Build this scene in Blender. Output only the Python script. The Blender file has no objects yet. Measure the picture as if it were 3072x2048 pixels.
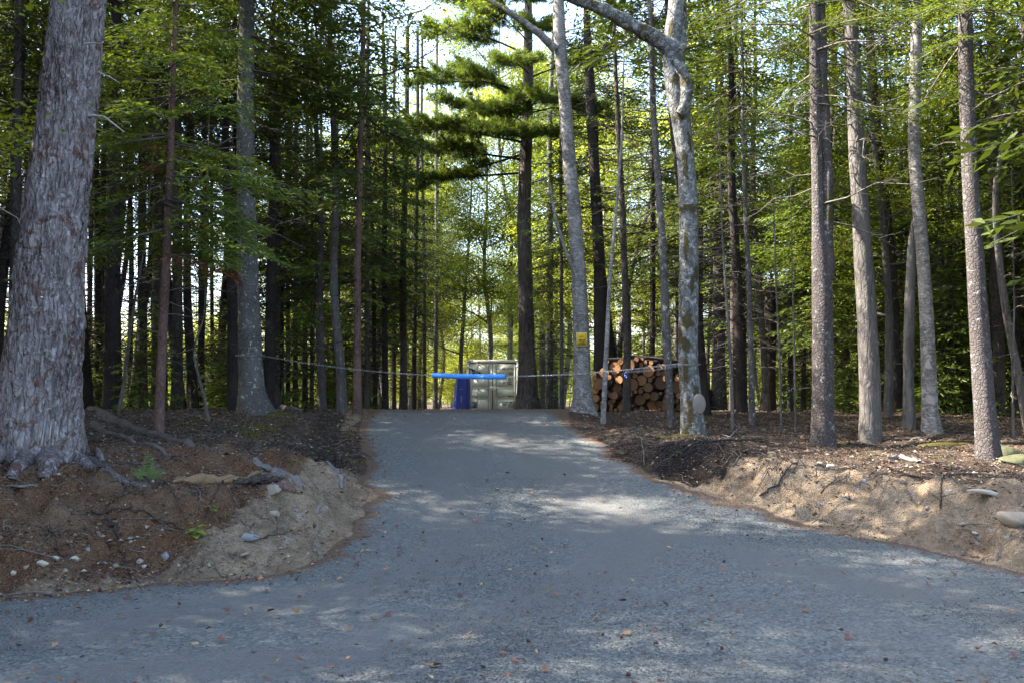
import bpy, math, random
import numpy as np
from mathutils import Vector, Matrix

random.seed(7)
R = np.random.default_rng(7)
C = bpy.context.scene.collection
PI = math.pi

# ------------------------------------------------------------------ camera, sky, sun, exposure
sc = bpy.context.scene
FPX, CAMZ, PITCH = 880.0, 1.6, math.atan(54 / 880.0)
cam = bpy.data.cameras.new('camera'); cam_o = bpy.data.objects.new('camera', cam); C.objects.link(cam_o)
cam.sensor_width = 36.0; cam.lens = FPX / 1024 * 36.0
cam.clip_start = 0.05; cam.clip_end = 3000
cam_o.location = (0, 0, CAMZ); cam_o.rotation_euler = (PI / 2 + PITCH, 0, 0)
sc.camera = cam_o
SUN_EL, SUN_AZ = math.radians(42), math.radians(-84)      # azimuth clockwise from +Y (the view direction)
w = bpy.data.worlds.new('World'); sc.world = w; w.use_nodes = True
nt = w.node_tree; nt.nodes.clear()
sky = nt.nodes.new('ShaderNodeTexSky'); sky.sky_type = 'NISHITA'; sky.sun_disc = False
sky.sun_elevation = SUN_EL; sky.sun_rotation = SUN_AZ % (2 * PI); sky.dust_density = 2.2; sky.air_density = 1.0; sky.ozone_density = 1.0
bg = nt.nodes.new('ShaderNodeBackground'); bg.inputs[1].default_value = 0.15
wo = nt.nodes.new('ShaderNodeOutputWorld')
nt.links.new(sky.outputs[0], bg.inputs[0]); nt.links.new(bg.outputs[0], wo.inputs[0])
sl = bpy.data.lights.new('sun', 'SUN'); sl.energy = 5.0; sl.angle = math.radians(0.5); sl.color = (1.0, 0.92, 0.80)
so = bpy.data.objects.new('sun', sl); C.objects.link(so)
to_sun = Vector((math.sin(SUN_AZ) * math.cos(SUN_EL), math.cos(SUN_AZ) * math.cos(SUN_EL), math.sin(SUN_EL)))
so.rotation_euler = (-to_sun).to_track_quat('-Z', 'Y').to_euler(); so.location = to_sun * 60
sc.view_settings.view_transform = 'Standard'; sc.view_settings.look = 'None'
sc.view_settings.exposure = 2.8; sc.view_settings.gamma = 1.0; sc.view_settings.use_curve_mapping = False
sc.render.engine = 'CYCLES'
sc.cycles.max_bounces = 6; sc.cycles.diffuse_bounces = 4; sc.cycles.glossy_bounces = 2; sc.cycles.transmission_bounces = 4
sc.cycles.use_denoising = True; sc.cycles.denoising_prefilter = 'NONE'
sc.cycles.sample_clamp_indirect = 6.0

# ------------------------------------------------------------------ noise
def _hash(ix, iy, iz):
    h = (ix.astype(np.int64) * 374761393 + iy.astype(np.int64) * 668265263 + iz.astype(np.int64) * 2147483647) & 0xFFFFFFFF
    h = ((h ^ (h >> 13)) * 1274126177) & 0xFFFFFFFF
    h = ((h ^ (h >> 16)) * 2246822519) & 0xFFFFFFFF
    return ((h ^ (h >> 15)) & 0xFFFFFF) / float(0xFFFFFF)
def noise3(x, y, z):
    x, y, z = np.broadcast_arrays(np.asarray(x, float), np.asarray(y, float), np.asarray(z, float))
    ix, iy, iz = np.floor(x), np.floor(y), np.floor(z)
    fx, fy, fz = x - ix, y - iy, z - iz
    fx, fy, fz = [f * f * (3 - 2 * f) for f in (fx, fy, fz)]
    r = 0
    for dx in (0, 1):
        for dy in (0, 1):
            for dz in (0, 1):
                r = r + _hash(ix + dx, iy + dy, iz + dz) * (fx if dx else 1 - fx) * (fy if dy else 1 - fy) * (fz if dz else 1 - fz)
    return r * 2 - 1
def fbm(x, y, z=0.0, o=4, s=0.0):
    r, a, f = 0, 1.0, 1.0
    for i in range(o):
        r = r + a * noise3(np.asarray(x) * f + s + i * 17.3, np.asarray(y) * f + s * 2 + i * 5.1, np.asarray(z) * f + i * 3.7)
        a *= 0.5; f *= 2.03
    return r
def smooth(t):
    t = np.clip(t, 0, 1); return t * t * (3 - 2 * t)

# ------------------------------------------------------------------ photo rays (2352 px wide plate) to places in the world
def ray(px, py):
    u, v = px / 2.296875, py / 2.296875
    a = 341 - v
    return np.array([u - 512, FPX * math.cos(PITCH) - a * math.sin(PITCH), a * math.cos(PITCH) + FPX * math.sin(PITCH)])
def at(px, py, d):
    r = ray(px, py); r = r * (d / r[1]); return np.array([r[0], d, CAMZ + r[2]])
def ZR(y):                                    # height of the drive along y
    y = np.asarray(y, float)
    return 1.28 * smooth((y - 7.3) / 12.9) - 0.027 * np.clip(y - 21, 0, 22) - 0.004 * np.clip(y - 43, 0, 60)
def on_drive(px, py):
    r = ray(px, py)
    for d in np.arange(4, 24, 0.02):
        if CAMZ + r[2] * d / r[1] <= ZR(d): return (r[0] * d / r[1], d)
    return (r[0] * 20.3 / r[1], 20.3)
EL = [(-60, -40), (-14, -40), (-12.5, -8), (-11, 1.5), (-9.6, 5.6), (-8, 6.7)] + [on_drive(*p) for p in [(0, 1378), (110, 1366), (200, 1358), (400, 1338), (520, 1325), (620, 1308), (750, 1262), (815, 1228), (842, 1180), (845, 1130), (835, 1085), (825, 1040), (822, 1000), (832, 965)]] + [(-3.5, 20.5), (-4.6, 25), (-3.8, 30), (-3.7, 47), (-60, 49)]
ER = [(60, 7.2), (8.5, 7.6)] + [on_drive(*p) for p in [(2352, 1312), (2200, 1274), (2000, 1235), (1800, 1183), (1700, 1158), (1600, 1128), (1480, 1080), (1425, 1045), (1375, 1012), (1310, 975)]] + [(1.3, 20.0), (1.6, 22.5), (2.2, 26), (2.6, 32), (3.2, 47), (60, 49)]
def sdist(x, y, P):
    """signed distance to the closed outline P (positive inside it: inside is the bank and forest side)"""
    P = np.array(P); n = len(P); best = np.full(x.shape, 1e9); ins = np.zeros(x.shape, bool)
    for i in range(n):
        a, b = P[i], P[(i + 1) % n]; ab = b - a; L = ab @ ab + 1e-12
        t = np.clip(((x - a[0]) * ab[0] + (y - a[1]) * ab[1]) / L, 0, 1)
        best = np.minimum(best, np.hypot(x - a[0] - t * ab[0], y - a[1] - t * ab[1]))
        c = ((a[1] > y) != (b[1] > y)) & (x < (b[0] - a[0]) * (y - a[1]) / (b[1] - a[1] + 1e-12) + a[0])
        ins ^= c
    return np.where(ins, best, -best)
def fields(x, y):
    x = np.asarray(x, float); y = np.asarray(y, float)
    wob = 0.16 * fbm(x * 1.3, y * 1.3, 0, 3, 9.0) * smooth((16 - y) / 6 + .3)
    sL = sdist(x, y, EL) + wob
    sR = sdist(x, y, ER) + wob
    back = -4.5 - y + 0.6 * np.sin(x * .4)                    # woods behind the camera, across the road
    far = y - 47.5
    s = np.maximum(np.maximum(sL, sR), np.maximum(back, far))
    return s, sL, sR
def H(x, y, detail=True):
    x = np.asarray(x, float); y = np.asarray(y, float)
    s, sL, sR = fields(x, y)
    zr = ZR(y)
    zl = np.interp(y, [6, 8, 9, 10.5, 13, 17, 22, 30, 45, 90], [.55, .62, .72, .80, 1.02, 1.27, 1.24, 1.12, .8, .55]) + 0.14 * smooth((-x - 3.2) / 2.5) * smooth((13 - y) / 4)
    zq = np.interp(y, [7, 9, 10.5, 12, 13.5, 15, 17, 19.5, 24, 30, 45, 90], [.45, .56, .66, .72, .84, .92, 1.04, 1.20, 1.17, 1.06, .8, .55]) - 0.12 * smooth((x - 5.5) / 2.5) * smooth((13 - y) / 3)
    zf = np.where(x < 0, zl, zq)
    zf = np.where(y < 0, .5, zf)
    wl = np.where(x < 0, 1.95 - 1.15 * smooth((x + 3.0) / 1.1), .92)
    wl = wl * (1 + .34 * fbm(x * 1.5, y * 1.5, 3.3, 3, 4.0))
    t = smooth(s / wl)
    lip = np.exp(-((s - wl * 1.02) / .3) ** 2) * .06 * smooth((15.5 - y) / 3)
    z = zr + (zf - zr) * t + lip * (s > 0)
    z = np.where(s < 0, zr - np.clip(-s * .45, 0, .12), z)
    if detail:
        amp = smooth(s / .8)
        z = z + amp * (0.055 * fbm(x * .9, y * .9, 0, 3, 1.0) + 0.022 * fbm(x * 4.5, y * 4.5, 0, 3, 2.0) + .020 * fbm(x * 13, y * 13, 0, 3, 5.0) * smooth((18 - y) / 5))
        face = smooth(s / .25) * (1 - smooth((s - wl) / .4)) * smooth((16 - y) / 4)
        z = z + face * (.075 * fbm(x * 2.2, y * 2.2, 0, 2, 31.0) + .045 * (np.abs(fbm(x * 5.5, y * 5.5, 0, 3, 33.0)) - .35))
        gul = np.abs(fbm(x * 2.6, y * 2.6, 0, 3, 7.0))
        z = z - smooth(s / .3) * (1 - smooth((s - wl) / .5)) * .09 * (1 - smooth(gul / .35)) * smooth((16 - y) / 4)
    return z
def G(px, py, d0=4.0, d1=60.0):               # where the sight line through a plate pixel meets the ground
    r = ray(px, py)
    for st in (.5, .06, .01):
        d = np.arange(d0, d1, st); x = r[0] * d / r[1]; z = CAMZ + r[2] * d / r[1]
        h = H(x, d); h = np.where(interp_grid(S_GRID, x, d) < 0, np.maximum(h, ZR(d)), h)
        k = np.nonzero(z <= h)[0]; k = k[0] if len(k) else len(d) - 1
        d0, d1 = d[max(k - 1, 0)], d[k] + st
    return np.array([x[k], d[k], h[k]])

# ------------------------------------------------------------------ mesh helpers
class MB:
    """collects vertices and faces for one mesh"""
    def __init__(s): s.v = []; s.f = {3: [], 4: []}; s.a = {3: [], 4: []}; s.m = {3: [], 4: []}; s.n = 0
    def add(s, v, f, a=0.0, m=0):
        v = np.asarray(v, np.float32).reshape(-1, 3); f = np.asarray(f, np.int64); k = f.shape[1]
        s.v.append(v); s.f[k].append(f + s.n); s.n += len(v)
        s.a[k].append(np.broadcast_to(np.asarray(a, np.float32), (len(f),))); s.m[k].append(np.full(len(f), m, np.int32))
    def mesh(s, name, mats, smooth_=False):
        me = bpy.data.meshes.new(name)
        v = np.concatenate(s.v)
        parts = [(k, np.concatenate(s.f[k]), np.concatenate(s.a[k]), np.concatenate(s.m[k])) for k in (3, 4) if s.f[k]]
        nf = sum(len(p[1]) for p in parts); nl = sum(p[1].size for p in parts)
        me.vertices.add(len(v)); me.vertices.foreach_set('co', v.astype(np.float32).ravel())
        me.loops.add(nl); me.loops.foreach_set('vertex_index', np.concatenate([p[1].ravel() for p in parts]).astype(np.int32))
        tot = np.concatenate([np.full(len(p[1]), p[0], np.int32) for p in parts])
        me.polygons.add(nf); me.polygons.foreach_set('loop_start', (np.cumsum(tot) - tot).astype(np.int32)); me.polygons.foreach_set('loop_total', tot)
        me.polygons.foreach_set('material_index', np.concatenate([p[3] for p in parts]))
        if smooth_: me.polygons.foreach_set('use_smooth', np.ones(nf, bool))
        at_ = me.attributes.new('rnd', 'FLOAT', 'FACE'); at_.data.foreach_set('value', np.concatenate([p[2] for p in parts]).astype(np.float32))
        for m in (mats if isinstance(mats, (list, tuple)) else [mats]): me.materials.append(m)
        me.update(calc_edges=True)
        return me
    def box(s, lo, hi, a=0.0, m=0, rot=None, org=(0, 0, 0)):
        x0, y0, z0 = lo; x1, y1, z1 = hi
        v = np.array([(x0, y0, z0), (x1, y0, z0), (x1, y1, z0), (x0, y1, z0), (x0, y0, z1), (x1, y0, z1), (x1, y1, z1), (x0, y1, z1)], float)
        if rot is not None: v = v @ np.asarray(rot).T
        v = v + np.asarray(org)
        s.add(v, [(0, 3, 2, 1), (4, 5, 6, 7), (0, 1, 5, 4), (1, 2, 6, 5), (2, 3, 7, 6), (3, 0, 4, 7)], a, m)
    def tube(s, P, rad, n=6, a=0.0, m=0, cap=False):
        P = np.asarray(P, float); K = len(P); rad = np.broadcast_to(np.asarray(rad, float), (K,))
        T = np.gradient(P, axis=0); T /= np.linalg.norm(T, axis=1, keepdims=True) + 1e-9
        ref = np.array([0, 0, 1.0]) if abs(T[:, 2]).mean() < .8 else np.array([1.0, 0, 0])
        U = np.cross(T, ref); U /= np.linalg.norm(U, axis=1, keepdims=True) + 1e-9; V = np.cross(T, U)
        th = np.arange(n) * 2 * PI / n
        v = P[:, None] + rad[:, None, None] * (np.cos(th)[None, :, None] * U[:, None] + np.sin(th)[None, :, None] * V[:, None])
        i = np.arange(K - 1)[:, None] * n; j = np.arange(n)[None]; j2 = (j + 1) % n
        f = np.stack([i + j, i + j2, i + n + j2, i + n + j], -1).reshape(-1, 4)
        s.add(v.reshape(-1, 3), f, a, m)
        if cap:
            for e, c in ((0, P[0]), (K - 1, P[-1])):
                vv = np.vstack([v[e], c]); ff = [(q, (q + 1) % n, n) if e else ((q + 1) % n, q, n) for q in range(n)]
                s.add(vv, ff, a, m)
def link(name, me, parent=None, loc=None):
    o = bpy.data.objects.new(name, me); C.objects.link(o)
    if parent is not None: o.parent = parent
    if loc is not None: o.location = loc
    return o
def tag(o, label=None, cat=None, group=None, kind=None):
    if label: o['label'] = label
    if cat: o['category'] = cat
    if group: o['group'] = group
    if kind: o['kind'] = kind
    return o
def empty(name, loc, rz=0.0, scale=1.0):
    o = bpy.data.objects.new(name, None); C.objects.link(o)
    o.location = loc; o.rotation_euler = (0, 0, rz); o.scale = (scale,) * 3; o.empty_display_size = .2
    return o
def diamonds(P, D, N, L, W):
    """leaf shaped quads: base P, direction D, side cross(D,N)"""
    S = np.cross(D, N); S /= np.linalg.norm(S, axis=1, keepdims=True) + 1e-9
    L = np.asarray(L).reshape(-1, 1); W = np.asarray(W).reshape(-1, 1)
    n = len(P)
    v = np.stack([P, P + D * L * .45 + S * W * .5, P + D * L, P + D * L * .45 - S * W * .5], 1).reshape(-1, 3)
    f = np.arange(n * 4).reshape(n, 4)
    return v, f
def unit(v): return v / (np.linalg.norm(v, axis=-1, keepdims=True) + 1e-9)

# ------------------------------------------------------------------ materials
class NT:
    def __init__(s, name):
        s.m = bpy.data.materials.new(name); s.m.use_nodes = True; s.t = s.m.node_tree; s.t.nodes.clear()
        s.out = s.n('ShaderNodeOutputMaterial'); s.co = s.n('ShaderNodeTexCoord')
    def n(s, ty, **k):
        x = s.t.nodes.new(ty)
        for a, b in k.items(): setattr(x, a, b)
        return x
    def l(s, a, b): s.t.links.new(a, b)
    def mapped(s, scale=(1, 1, 1), src='Object'):
        m = s.n('ShaderNodeMapping'); m.inputs['Scale'].default_value = scale; s.l(s.co.outputs[src], m.inputs[0]); return m.outputs[0]
    def noise(s, vec, scale, detail=5, rough=.6, dist=0.0):
        x = s.n('ShaderNodeTexNoise'); x.inputs['Scale'].default_value = scale; x.inputs['Detail'].default_value = detail
        x.inputs['Roughness'].default_value = rough; x.inputs['Distortion'].default_value = dist; s.l(vec, x.inputs['Vector']); return x.outputs[0]
    def vor(s, vec, scale, feature='F1', out=0):
        x = s.n('ShaderNodeTexVoronoi', feature=feature); x.inputs['Scale'].default_value = scale; s.l(vec, x.inputs['Vector']); return x.outputs[out]
    def ramp(s, fac, stops, interp='LINEAR'):
        x = s.n('ShaderNodeValToRGB'); s.l(fac, x.inputs[0]); e = x.color_ramp.elements; x.color_ramp.interpolation = interp
        while len(e) < len(stops): e.new(.5)
        for k, (p, c) in enumerate(stops):
            e[k].position = p; e[k].color = (*c, 1) if isinstance(c, tuple) else (c, c, c, 1)
        return x.outputs[0]
    def mix(s, fac, a, b, mode='MIX'):
        x = s.n('ShaderNodeMix', data_type='RGBA', blend_type=mode)
        for sock, v in ((x.inputs[0], fac), (x.inputs[6], a), (x.inputs[7], b)):
            if isinstance(v, (int, float)): sock.default_value = v
            elif isinstance(v, tuple): sock.default_value = (*v, 1)
            else: s.l(v, sock)
        return x.outputs[2]
    def math(s, op, a, b=0.0):
        x = s.n('ShaderNodeMath', operation=op)
        for sock, v in ((x.inputs[0], a), (x.inputs[1], b)):
            if isinstance(v, (int, float)): sock.default_value = v
            else: s.l(v, sock)
        return x.outputs[0]
    def attr(s, name): x = s.n('ShaderNodeAttribute', attribute_name=name); return x.outputs['Fac']
    def bump(s, h, dist=.02, strength=1.0, nrm=None):
        x = s.n('ShaderNodeBump'); x.inputs['Distance'].default_value = dist; x.inputs['Strength'].default_value = strength; s.l(h, x.inputs['Height'])
        if nrm is not None: s.l(nrm, x.inputs['Normal'])
        return x.outputs[0]
    def bsdf(s, color, rough=.8, nrm=None, metal=0.0, spec=.3, final=True):
        p = s.n('ShaderNodeBsdfPrincipled')
        if isinstance(color, tuple): p.inputs['Base Color'].default_value = (*color, 1)
        else: s.l(color, p.inputs['Base Color'])
        if isinstance(rough, (int, float)): p.inputs['Roughness'].default_value = rough
        else: s.l(rough, p.inputs['Roughness'])
        p.inputs['Metallic'].default_value = metal; p.inputs['Specular IOR Level'].default_value = spec
        if nrm is not None: s.l(nrm, p.inputs['Normal'])
        if final: s.l(p.outputs[0], s.out.inputs[0])
        return p.outputs[0]

def leaf_mat(name, cols, trans=.45, rough=.55, tcol=(1.25, 1.15, .45)):
    s = NT(name)
    r = s.attr('rnd'); oi = s.n('ShaderNodeObjectInfo')
    f = s.math('ADD', s.math('MULTIPLY', r, .75), s.math('MULTIPLY', oi.outputs['Random'], .25))
    big = s.noise(s.mapped(), .9, 2)
    f = s.math('ADD', s.math('MULTIPLY', f, .8), s.math('MULTIPLY', s.math('SUBTRACT', big, .3), .5))
    n = len(cols); c = s.ramp(f, [(k / (n - 1), cols[k]) for k in range(n)])
    p = s.bsdf(c, rough, spec=.25, final=False)
    tl = s.n('ShaderNodeBsdfTranslucent'); s.l(s.mix(1.0, c, tcol, 'MULTIPLY'), tl.inputs[0])
    mx = s.n('ShaderNodeMixShader'); mx.inputs[0].default_value = trans; s.l(p, mx.inputs[1]); s.l(tl.outputs[0], mx.inputs[2]); s.l(mx.outputs[0], s.out.inputs[0])
    return s.m

def bark_mat(name, c1, c2, spot=None, spot_amt=.62, vs=9.0, stretch=.25, depth=.012, moss=(.045, .045, .018), band=0.0, spot2=None, zs=1.0):
    s = NT(name)
    ov = s.n('ShaderNodeObjectInfo'); mp = s.n('ShaderNodeMapping'); mp.inputs['Scale'].default_value = (1, 1, stretch * zs)
    cmb = s.n('ShaderNodeVectorMath', operation='ADD'); s.l(s.co.outputs['Object'], cmb.inputs[0])
    sc3 = s.n('ShaderNodeVectorMath', operation='SCALE'); sc3.inputs['Scale'].default_value = 37.0; s.l(ov.outputs['Random'], sc3.inputs[0]); s.l(sc3.outputs[0], cmb.inputs[1])
    dn = s.n('ShaderNodeTexNoise'); dn.inputs['Scale'].default_value = vs * .45; dn.inputs['Detail'].default_value = 4; s.l(cmb.outputs[0], dn.inputs['Vector'])
    ds = s.n('ShaderNodeVectorMath', operation='SCALE'); ds.inputs['Scale'].default_value = 1.6 / vs; s.l(dn.outputs[1], ds.inputs[0])
    dd = s.n('ShaderNodeVectorMath', operation='ADD'); s.l(cmb.outputs[0], dd.inputs[0]); s.l(ds.outputs[0], dd.inputs[1])
    s.l(dd.outputs[0], mp.inputs[0]); vec = mp.outputs[0]
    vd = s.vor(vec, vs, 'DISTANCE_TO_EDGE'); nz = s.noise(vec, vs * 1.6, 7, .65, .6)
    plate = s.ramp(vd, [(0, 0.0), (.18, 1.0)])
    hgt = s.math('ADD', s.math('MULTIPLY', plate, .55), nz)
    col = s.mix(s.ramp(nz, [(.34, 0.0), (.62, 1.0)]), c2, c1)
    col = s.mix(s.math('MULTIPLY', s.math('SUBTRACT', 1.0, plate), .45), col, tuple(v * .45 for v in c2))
    bigv = s.noise(cmb.outputs[0], 1.3, 4, .6)
    col = s.mix(s.math('MULTIPLY', s.ramp(bigv, [(.42, 0.0), (.6, 1.0)]), .35), col, tuple(v * 1.35 for v in c1))
    if band:
        mb = s.n('ShaderNodeMapping'); mb.inputs['Scale'].default_value = (1.5, 1.5, 22); s.l(cmb.outputs[0], mb.inputs[0])
        bn = s.noise(mb.outputs[0], 2.0, 5, .7)
        col = s.mix(s.math('MULTIPLY', s.ramp(bn, [(.50, 0.0), (.60, 1.0)]), band), col, c2)
        hgt = s.math('ADD', hgt, s.math('MULTIPLY', bn, .6))
    if spot:
        sn = s.noise(cmb.outputs[0], 11.0, 6, .75, .5)
        col = s.mix(s.ramp(sn, [(spot_amt - .05, 0.0), (spot_amt + .03, 1.0)]), col, spot)
    if spot2:
        sn = s.noise(cmb.outputs[0], 4.2, 6, .7, 1.0)
        col = s.mix(s.ramp(sn, [(.55, 0.0), (.60, 1.0)]), col, spot2)
    mo = s.attr('moss'); mn = s.noise(cmb.outputs[0], 9, 7, .75)
    mf = s.ramp(s.math('ADD', mo, s.math('MULTIPLY', s.math('SUBTRACT', mn, .5), 2.2)), [(.52, 0.0), (.68, 1.0)])
    col = s.mix(mf, col, moss)
    s.bsdf(col, .9, s.bump(hgt, depth, 1.0), spec=.15)
    return s.m

M = {}
M['bark_big'] = bark_mat('bark_big', (.275, .238, .235), (.07, .046, .042), spot=(.36, .345, .35), spot_amt=.60, vs=15, stretch=.22, depth=.045, spot2=(.13, .075, .062), moss=(.02, .016, .014))  # its moss colour is the painted dark inside the hollow at the foot
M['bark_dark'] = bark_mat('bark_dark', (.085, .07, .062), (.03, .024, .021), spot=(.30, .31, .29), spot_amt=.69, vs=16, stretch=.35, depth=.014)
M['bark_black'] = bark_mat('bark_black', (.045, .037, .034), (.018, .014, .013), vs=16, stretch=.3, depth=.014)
M['bark_root'] = bark_mat('bark_root', (.13, .112, .105), (.045, .034, .03), spot=(.20, .18, .17), spot_amt=.64, vs=18, stretch=1, depth=.014)
M['bark_lichen'] = bark_mat('bark_lichen', (.13, .125, .12), (.045, .038, .036), spot=(.42, .43, .40), spot_amt=.62, vs=24, stretch=.8, depth=.012)
M['bark_purple'] = bark_mat('bark_purple', (.092, .082, .078), (.05, .04, .038), spot=(.26, .27, .265), spot_amt=.62, vs=22, stretch=.7, depth=.016, spot2=(.075, .062, .06))
M['bark_red'] = bark_mat('bark_red', (.15, .092, .08), (.06, .035, .03), spot=(.27, .22, .2), spot_amt=.66, vs=22, stretch=.5, depth=.008)
M['bark_grey'] = bark_mat('bark_grey', (.118, .107, .100), (.06, .052, .046), spot=(.29, .29, .275), spot_amt=.64, vs=13, stretch=.16, depth=.016, spot2=(.10, .095, .085))
M['bark_pine'] = bark_mat('bark_pine', (.13, .105, .09), (.035, .028, .024), spot=(.26, .24, .21), spot_amt=.70, vs=12, stretch=.14, depth=.022)
M['bark_birch'] = bark_mat('bark_birch', (.29, .275, .26), (.095, .082, .075), spot=(.40, .385, .365), spot_amt=.60, vs=9, stretch=2.5, depth=.006, band=.8, spot2=(.33, .31, .29))
M['bark_maple'] = bark_mat('bark_maple', (.15, .155, .152), (.06, .056, .05), spot=(.28, .29, .29), spot_amt=.56, vs=14, stretch=.6, depth=.014, spot2=(.085, .08, .065), moss=(.055, .046, .022))
M['bark_snag'] = bark_mat('bark_snag', (.20, .19, .18), (.07, .06, .055), vs=8, stretch=.06, depth=.012)
M['twig'] = bark_mat('twig', (.14, .123, .11), (.05, .042, .038), spot=(.24, .24, .225), spot_amt=.62, vs=30, stretch=1, depth=.002)
M['twig_dark'] = bark_mat('twig_dark', (.055, .046, .042), (.02, .016, .015), vs=30, stretch=1, depth=.002)
M['twig_pale'] = bark_mat('twig_pale', (.45, .42, .38), (.22, .19, .17), vs=30, stretch=1, depth=.002)
M['hemlock'] = leaf_mat('hemlock', [(.062, .10, .018), (.105, .15, .026), (.155, .20, .036)], .40)
M['hemlock_brown'] = leaf_mat('hemlock_brown', [(.13, .045, .015), (.21, .09, .03)], .35, tcol=(1.2, .9, .6))
M['spruce'] = leaf_mat('spruce', [(.036, .058, .014), (.060, .086, .018), (.095, .120, .026)], .38)
M['pine'] = leaf_mat('pine', [(.055, .092, .016), (.10, .145, .026), (.18, .205, .05)], .5)
M['hardwood'] = leaf_mat('hardwood', [(.09, .14, .018), (.15, .20, .026), (.24, .25, .04)], .55, tcol=(1.45, 1.3, .5))
M['hardwood_y'] = leaf_mat('hardwood_y', [(.175, .215, .03), (.26, .285, .05), (.34, .33, .09)], .55, tcol=(1.3, 1.3, .6))

def simple(name, color, rough=.6, metal=0.0, ns=40, var=.15, bd=.0, spec=.4):
    s = NT(name); n = s.noise(s.mapped(), ns, 5)
    c = s.mix(n, tuple(v * (1 - var) for v in color), tuple(min(1, v * (1 + var)) for v in color))
    big = s.noise(s.mapped(), 1.7, 4)
    c = s.mix(s.math('MULTIPLY', s.ramp(big, [(.45, 0.0), (.7, 1.0)]), var * 1.5), c, tuple(v * .55 for v in color))
    s.bsdf(c, rough, s.bump(n, bd, 1.0) if bd else None, metal, spec); return s.m

# ground
s = NT('ground'); v = s.mapped()
sand = s.attr('sand'); needle = s.attr('needle'); dark = s.attr('humus')
n1 = s.noise(v, 2.2, 8, .65); n2 = s.noise(v, 14, 8, .7); n3 = s.noise(v, 70, 4, .7); n4 = s.noise(v, 5.5, 6, .6, .8)
leafc = s.ramp(s.vor(v, 34, 'F1', 1), [(0, (.045, .032, .024)), (.35, (.10, .070, .050)), (.6, (.165, .125, .095)), (.85, (.07, .035, .022)), (1, (.24, .20, .165))])
floor_ = s.mix(s.ramp(n4, [(.35, 0.0), (.65, 1.0)]), (.045, .034, .026), leafc)
floor_ = s.mix(s.ramp(s.noise(v, 1.1, 5, .6), [(.60, 0.0), (.70, 1.0)]), floor_, (.085, .07, .016))
need = s.mix(n2, (.085, .042, .024), (.225, .125, .07)); need = s.mix(s.ramp(n3, [(.45, 0.0), (.62, 1.0)]), need, (.045, .026, .018))
need = s.mix(s.math('MULTIPLY', s.ramp(n1, [(.45, 0.0), (.65, 1.0)]), .55), need, (.20, .15, .10))
sd = s.mix(s.ramp(n2, [(.3, 0.0), (.7, 1.0)]), (.16, .115, .075), (.36, .275, .185)); sd = s.mix(s.ramp(n3, [(.55, 0.0), (.72, 1.0)]), sd, (.42, .36, .28))
sd = s.mix(s.math('MULTIPLY', s.ramp(n1, [(.40, 0.0), (.62, 1.0)]), .6), sd, (.12, .082, .055))
sd = s.mix(s.math('MULTIPLY', s.ramp(n4, [(.58, 0.0), (.66, 1.0)]), .6), sd, (.33, .31, .29))
def edge(a, lo=.40, hi=.60, nz=n2, k=.7): return s.ramp(s.math('ADD', a, s.math('MULTIPLY', s.math('SUBTRACT', nz, .5), k)), [(lo, 0.0), (hi, 1.0)])
col = s.mix(edge(needle), floor_, need)
col = s.mix(edge(sand), col, sd)
col = s.mix(edge(dark), col, (.028, .021, .017))
hb = s.math('ADD', s.math('MULTIPLY', n3, .5), s.math('ADD', n2, s.math('MULTIPLY', s.vor(v, 55, 'F1', 0), .7)))
s.bsdf(col, .95, s.bump(hb, .035, 1.0), spec=.1); M['ground'] = s.m

# gravel drive
s = NT('gravel'); v = s.mapped()
vc = s.vor(v, 46, 'F1', 1); vd = s.vor(v, 46, 'F1', 0); vf = s.vor(v, 110, 'F1', 1)
g = s.ramp(vc, [(0, (.064, .069, .068)), (.4, (.107, .114, .110)), (.75, (.148, .154, .148)), (1, (.22, .218, .202))])
fines = s.mix(s.noise(v, 30, 6, .7), (.092, .088, .078), (.145, .138, .122)); fines = s.mix(s.ramp(vf, [(.3, 0.0), (.9, 1.0)]), fines, (.14, .148, .155))
wear = s.noise(v, .8, 5, .6, .4)
mapw = s.n('ShaderNodeMapping'); mapw.inputs['Scale'].default_value = (1.1, .12, 1); s.l(s.co.outputs['Object'], mapw.inputs[0])
track = s.noise(mapw.outputs[0], 1.3, 3, .5)
rut = s.attr('rut')
col = s.mix(s.ramp(s.math('ADD', s.math('MULTIPLY', rut, .42), s.math('ADD', s.math('MULTIPLY', wear, .6), s.math('MULTIPLY', track, .4))), [(.50, 0.0), (.72, 1.0)]), g, fines)
col = s.mix(s.math('MULTIPLY', s.ramp(s.noise(v, 2.4, 6, .7), [(.52, 0.0), (.72, 1.0)]), .4), col, (.14, .12, .10))
hum = s.attr('edge'); col = s.mix(s.ramp(s.math('ADD', hum, s.math('MULTIPLY', s.math('SUBTRACT', s.noise(v, 6, 6, .7), .5), .9)), [(.45, 0.0), (.7, 1.0)]), col, (.115, .075, .05))
s.bsdf(col, .9, s.bump(s.math('ADD', s.math('SUBTRACT', 1.0, vd), s.math('MULTIPLY', s.noise(v, 120, 3), .4)), .014, 1.0), spec=.2); M['gravel'] = s.m
def chip_mat(name, stops, rough=.85, spec=.2):
    s = NT(name); c = s.ramp(s.attr('rnd'), stops); n = s.noise(s.mapped(), 60, 4)
    s.bsdf(s.mix(s.math('MULTIPLY', n, .35), c, (.08, .075, .07)), rough, spec=spec); return s.m
M['chips'] = chip_mat('chips', [(0, (.057, .063, .064)), (.5, (.109, .117, .115)), (.85, (.159, .166, .160)), (1, (.26, .256, .238))])
M['pebble'] = chip_mat('pebble', [(0, (.18, .14, .10)), (.5, (.33, .27, .20)), (.8, (.38, .36, .33)), (1, (.5, .47, .42))])
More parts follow.
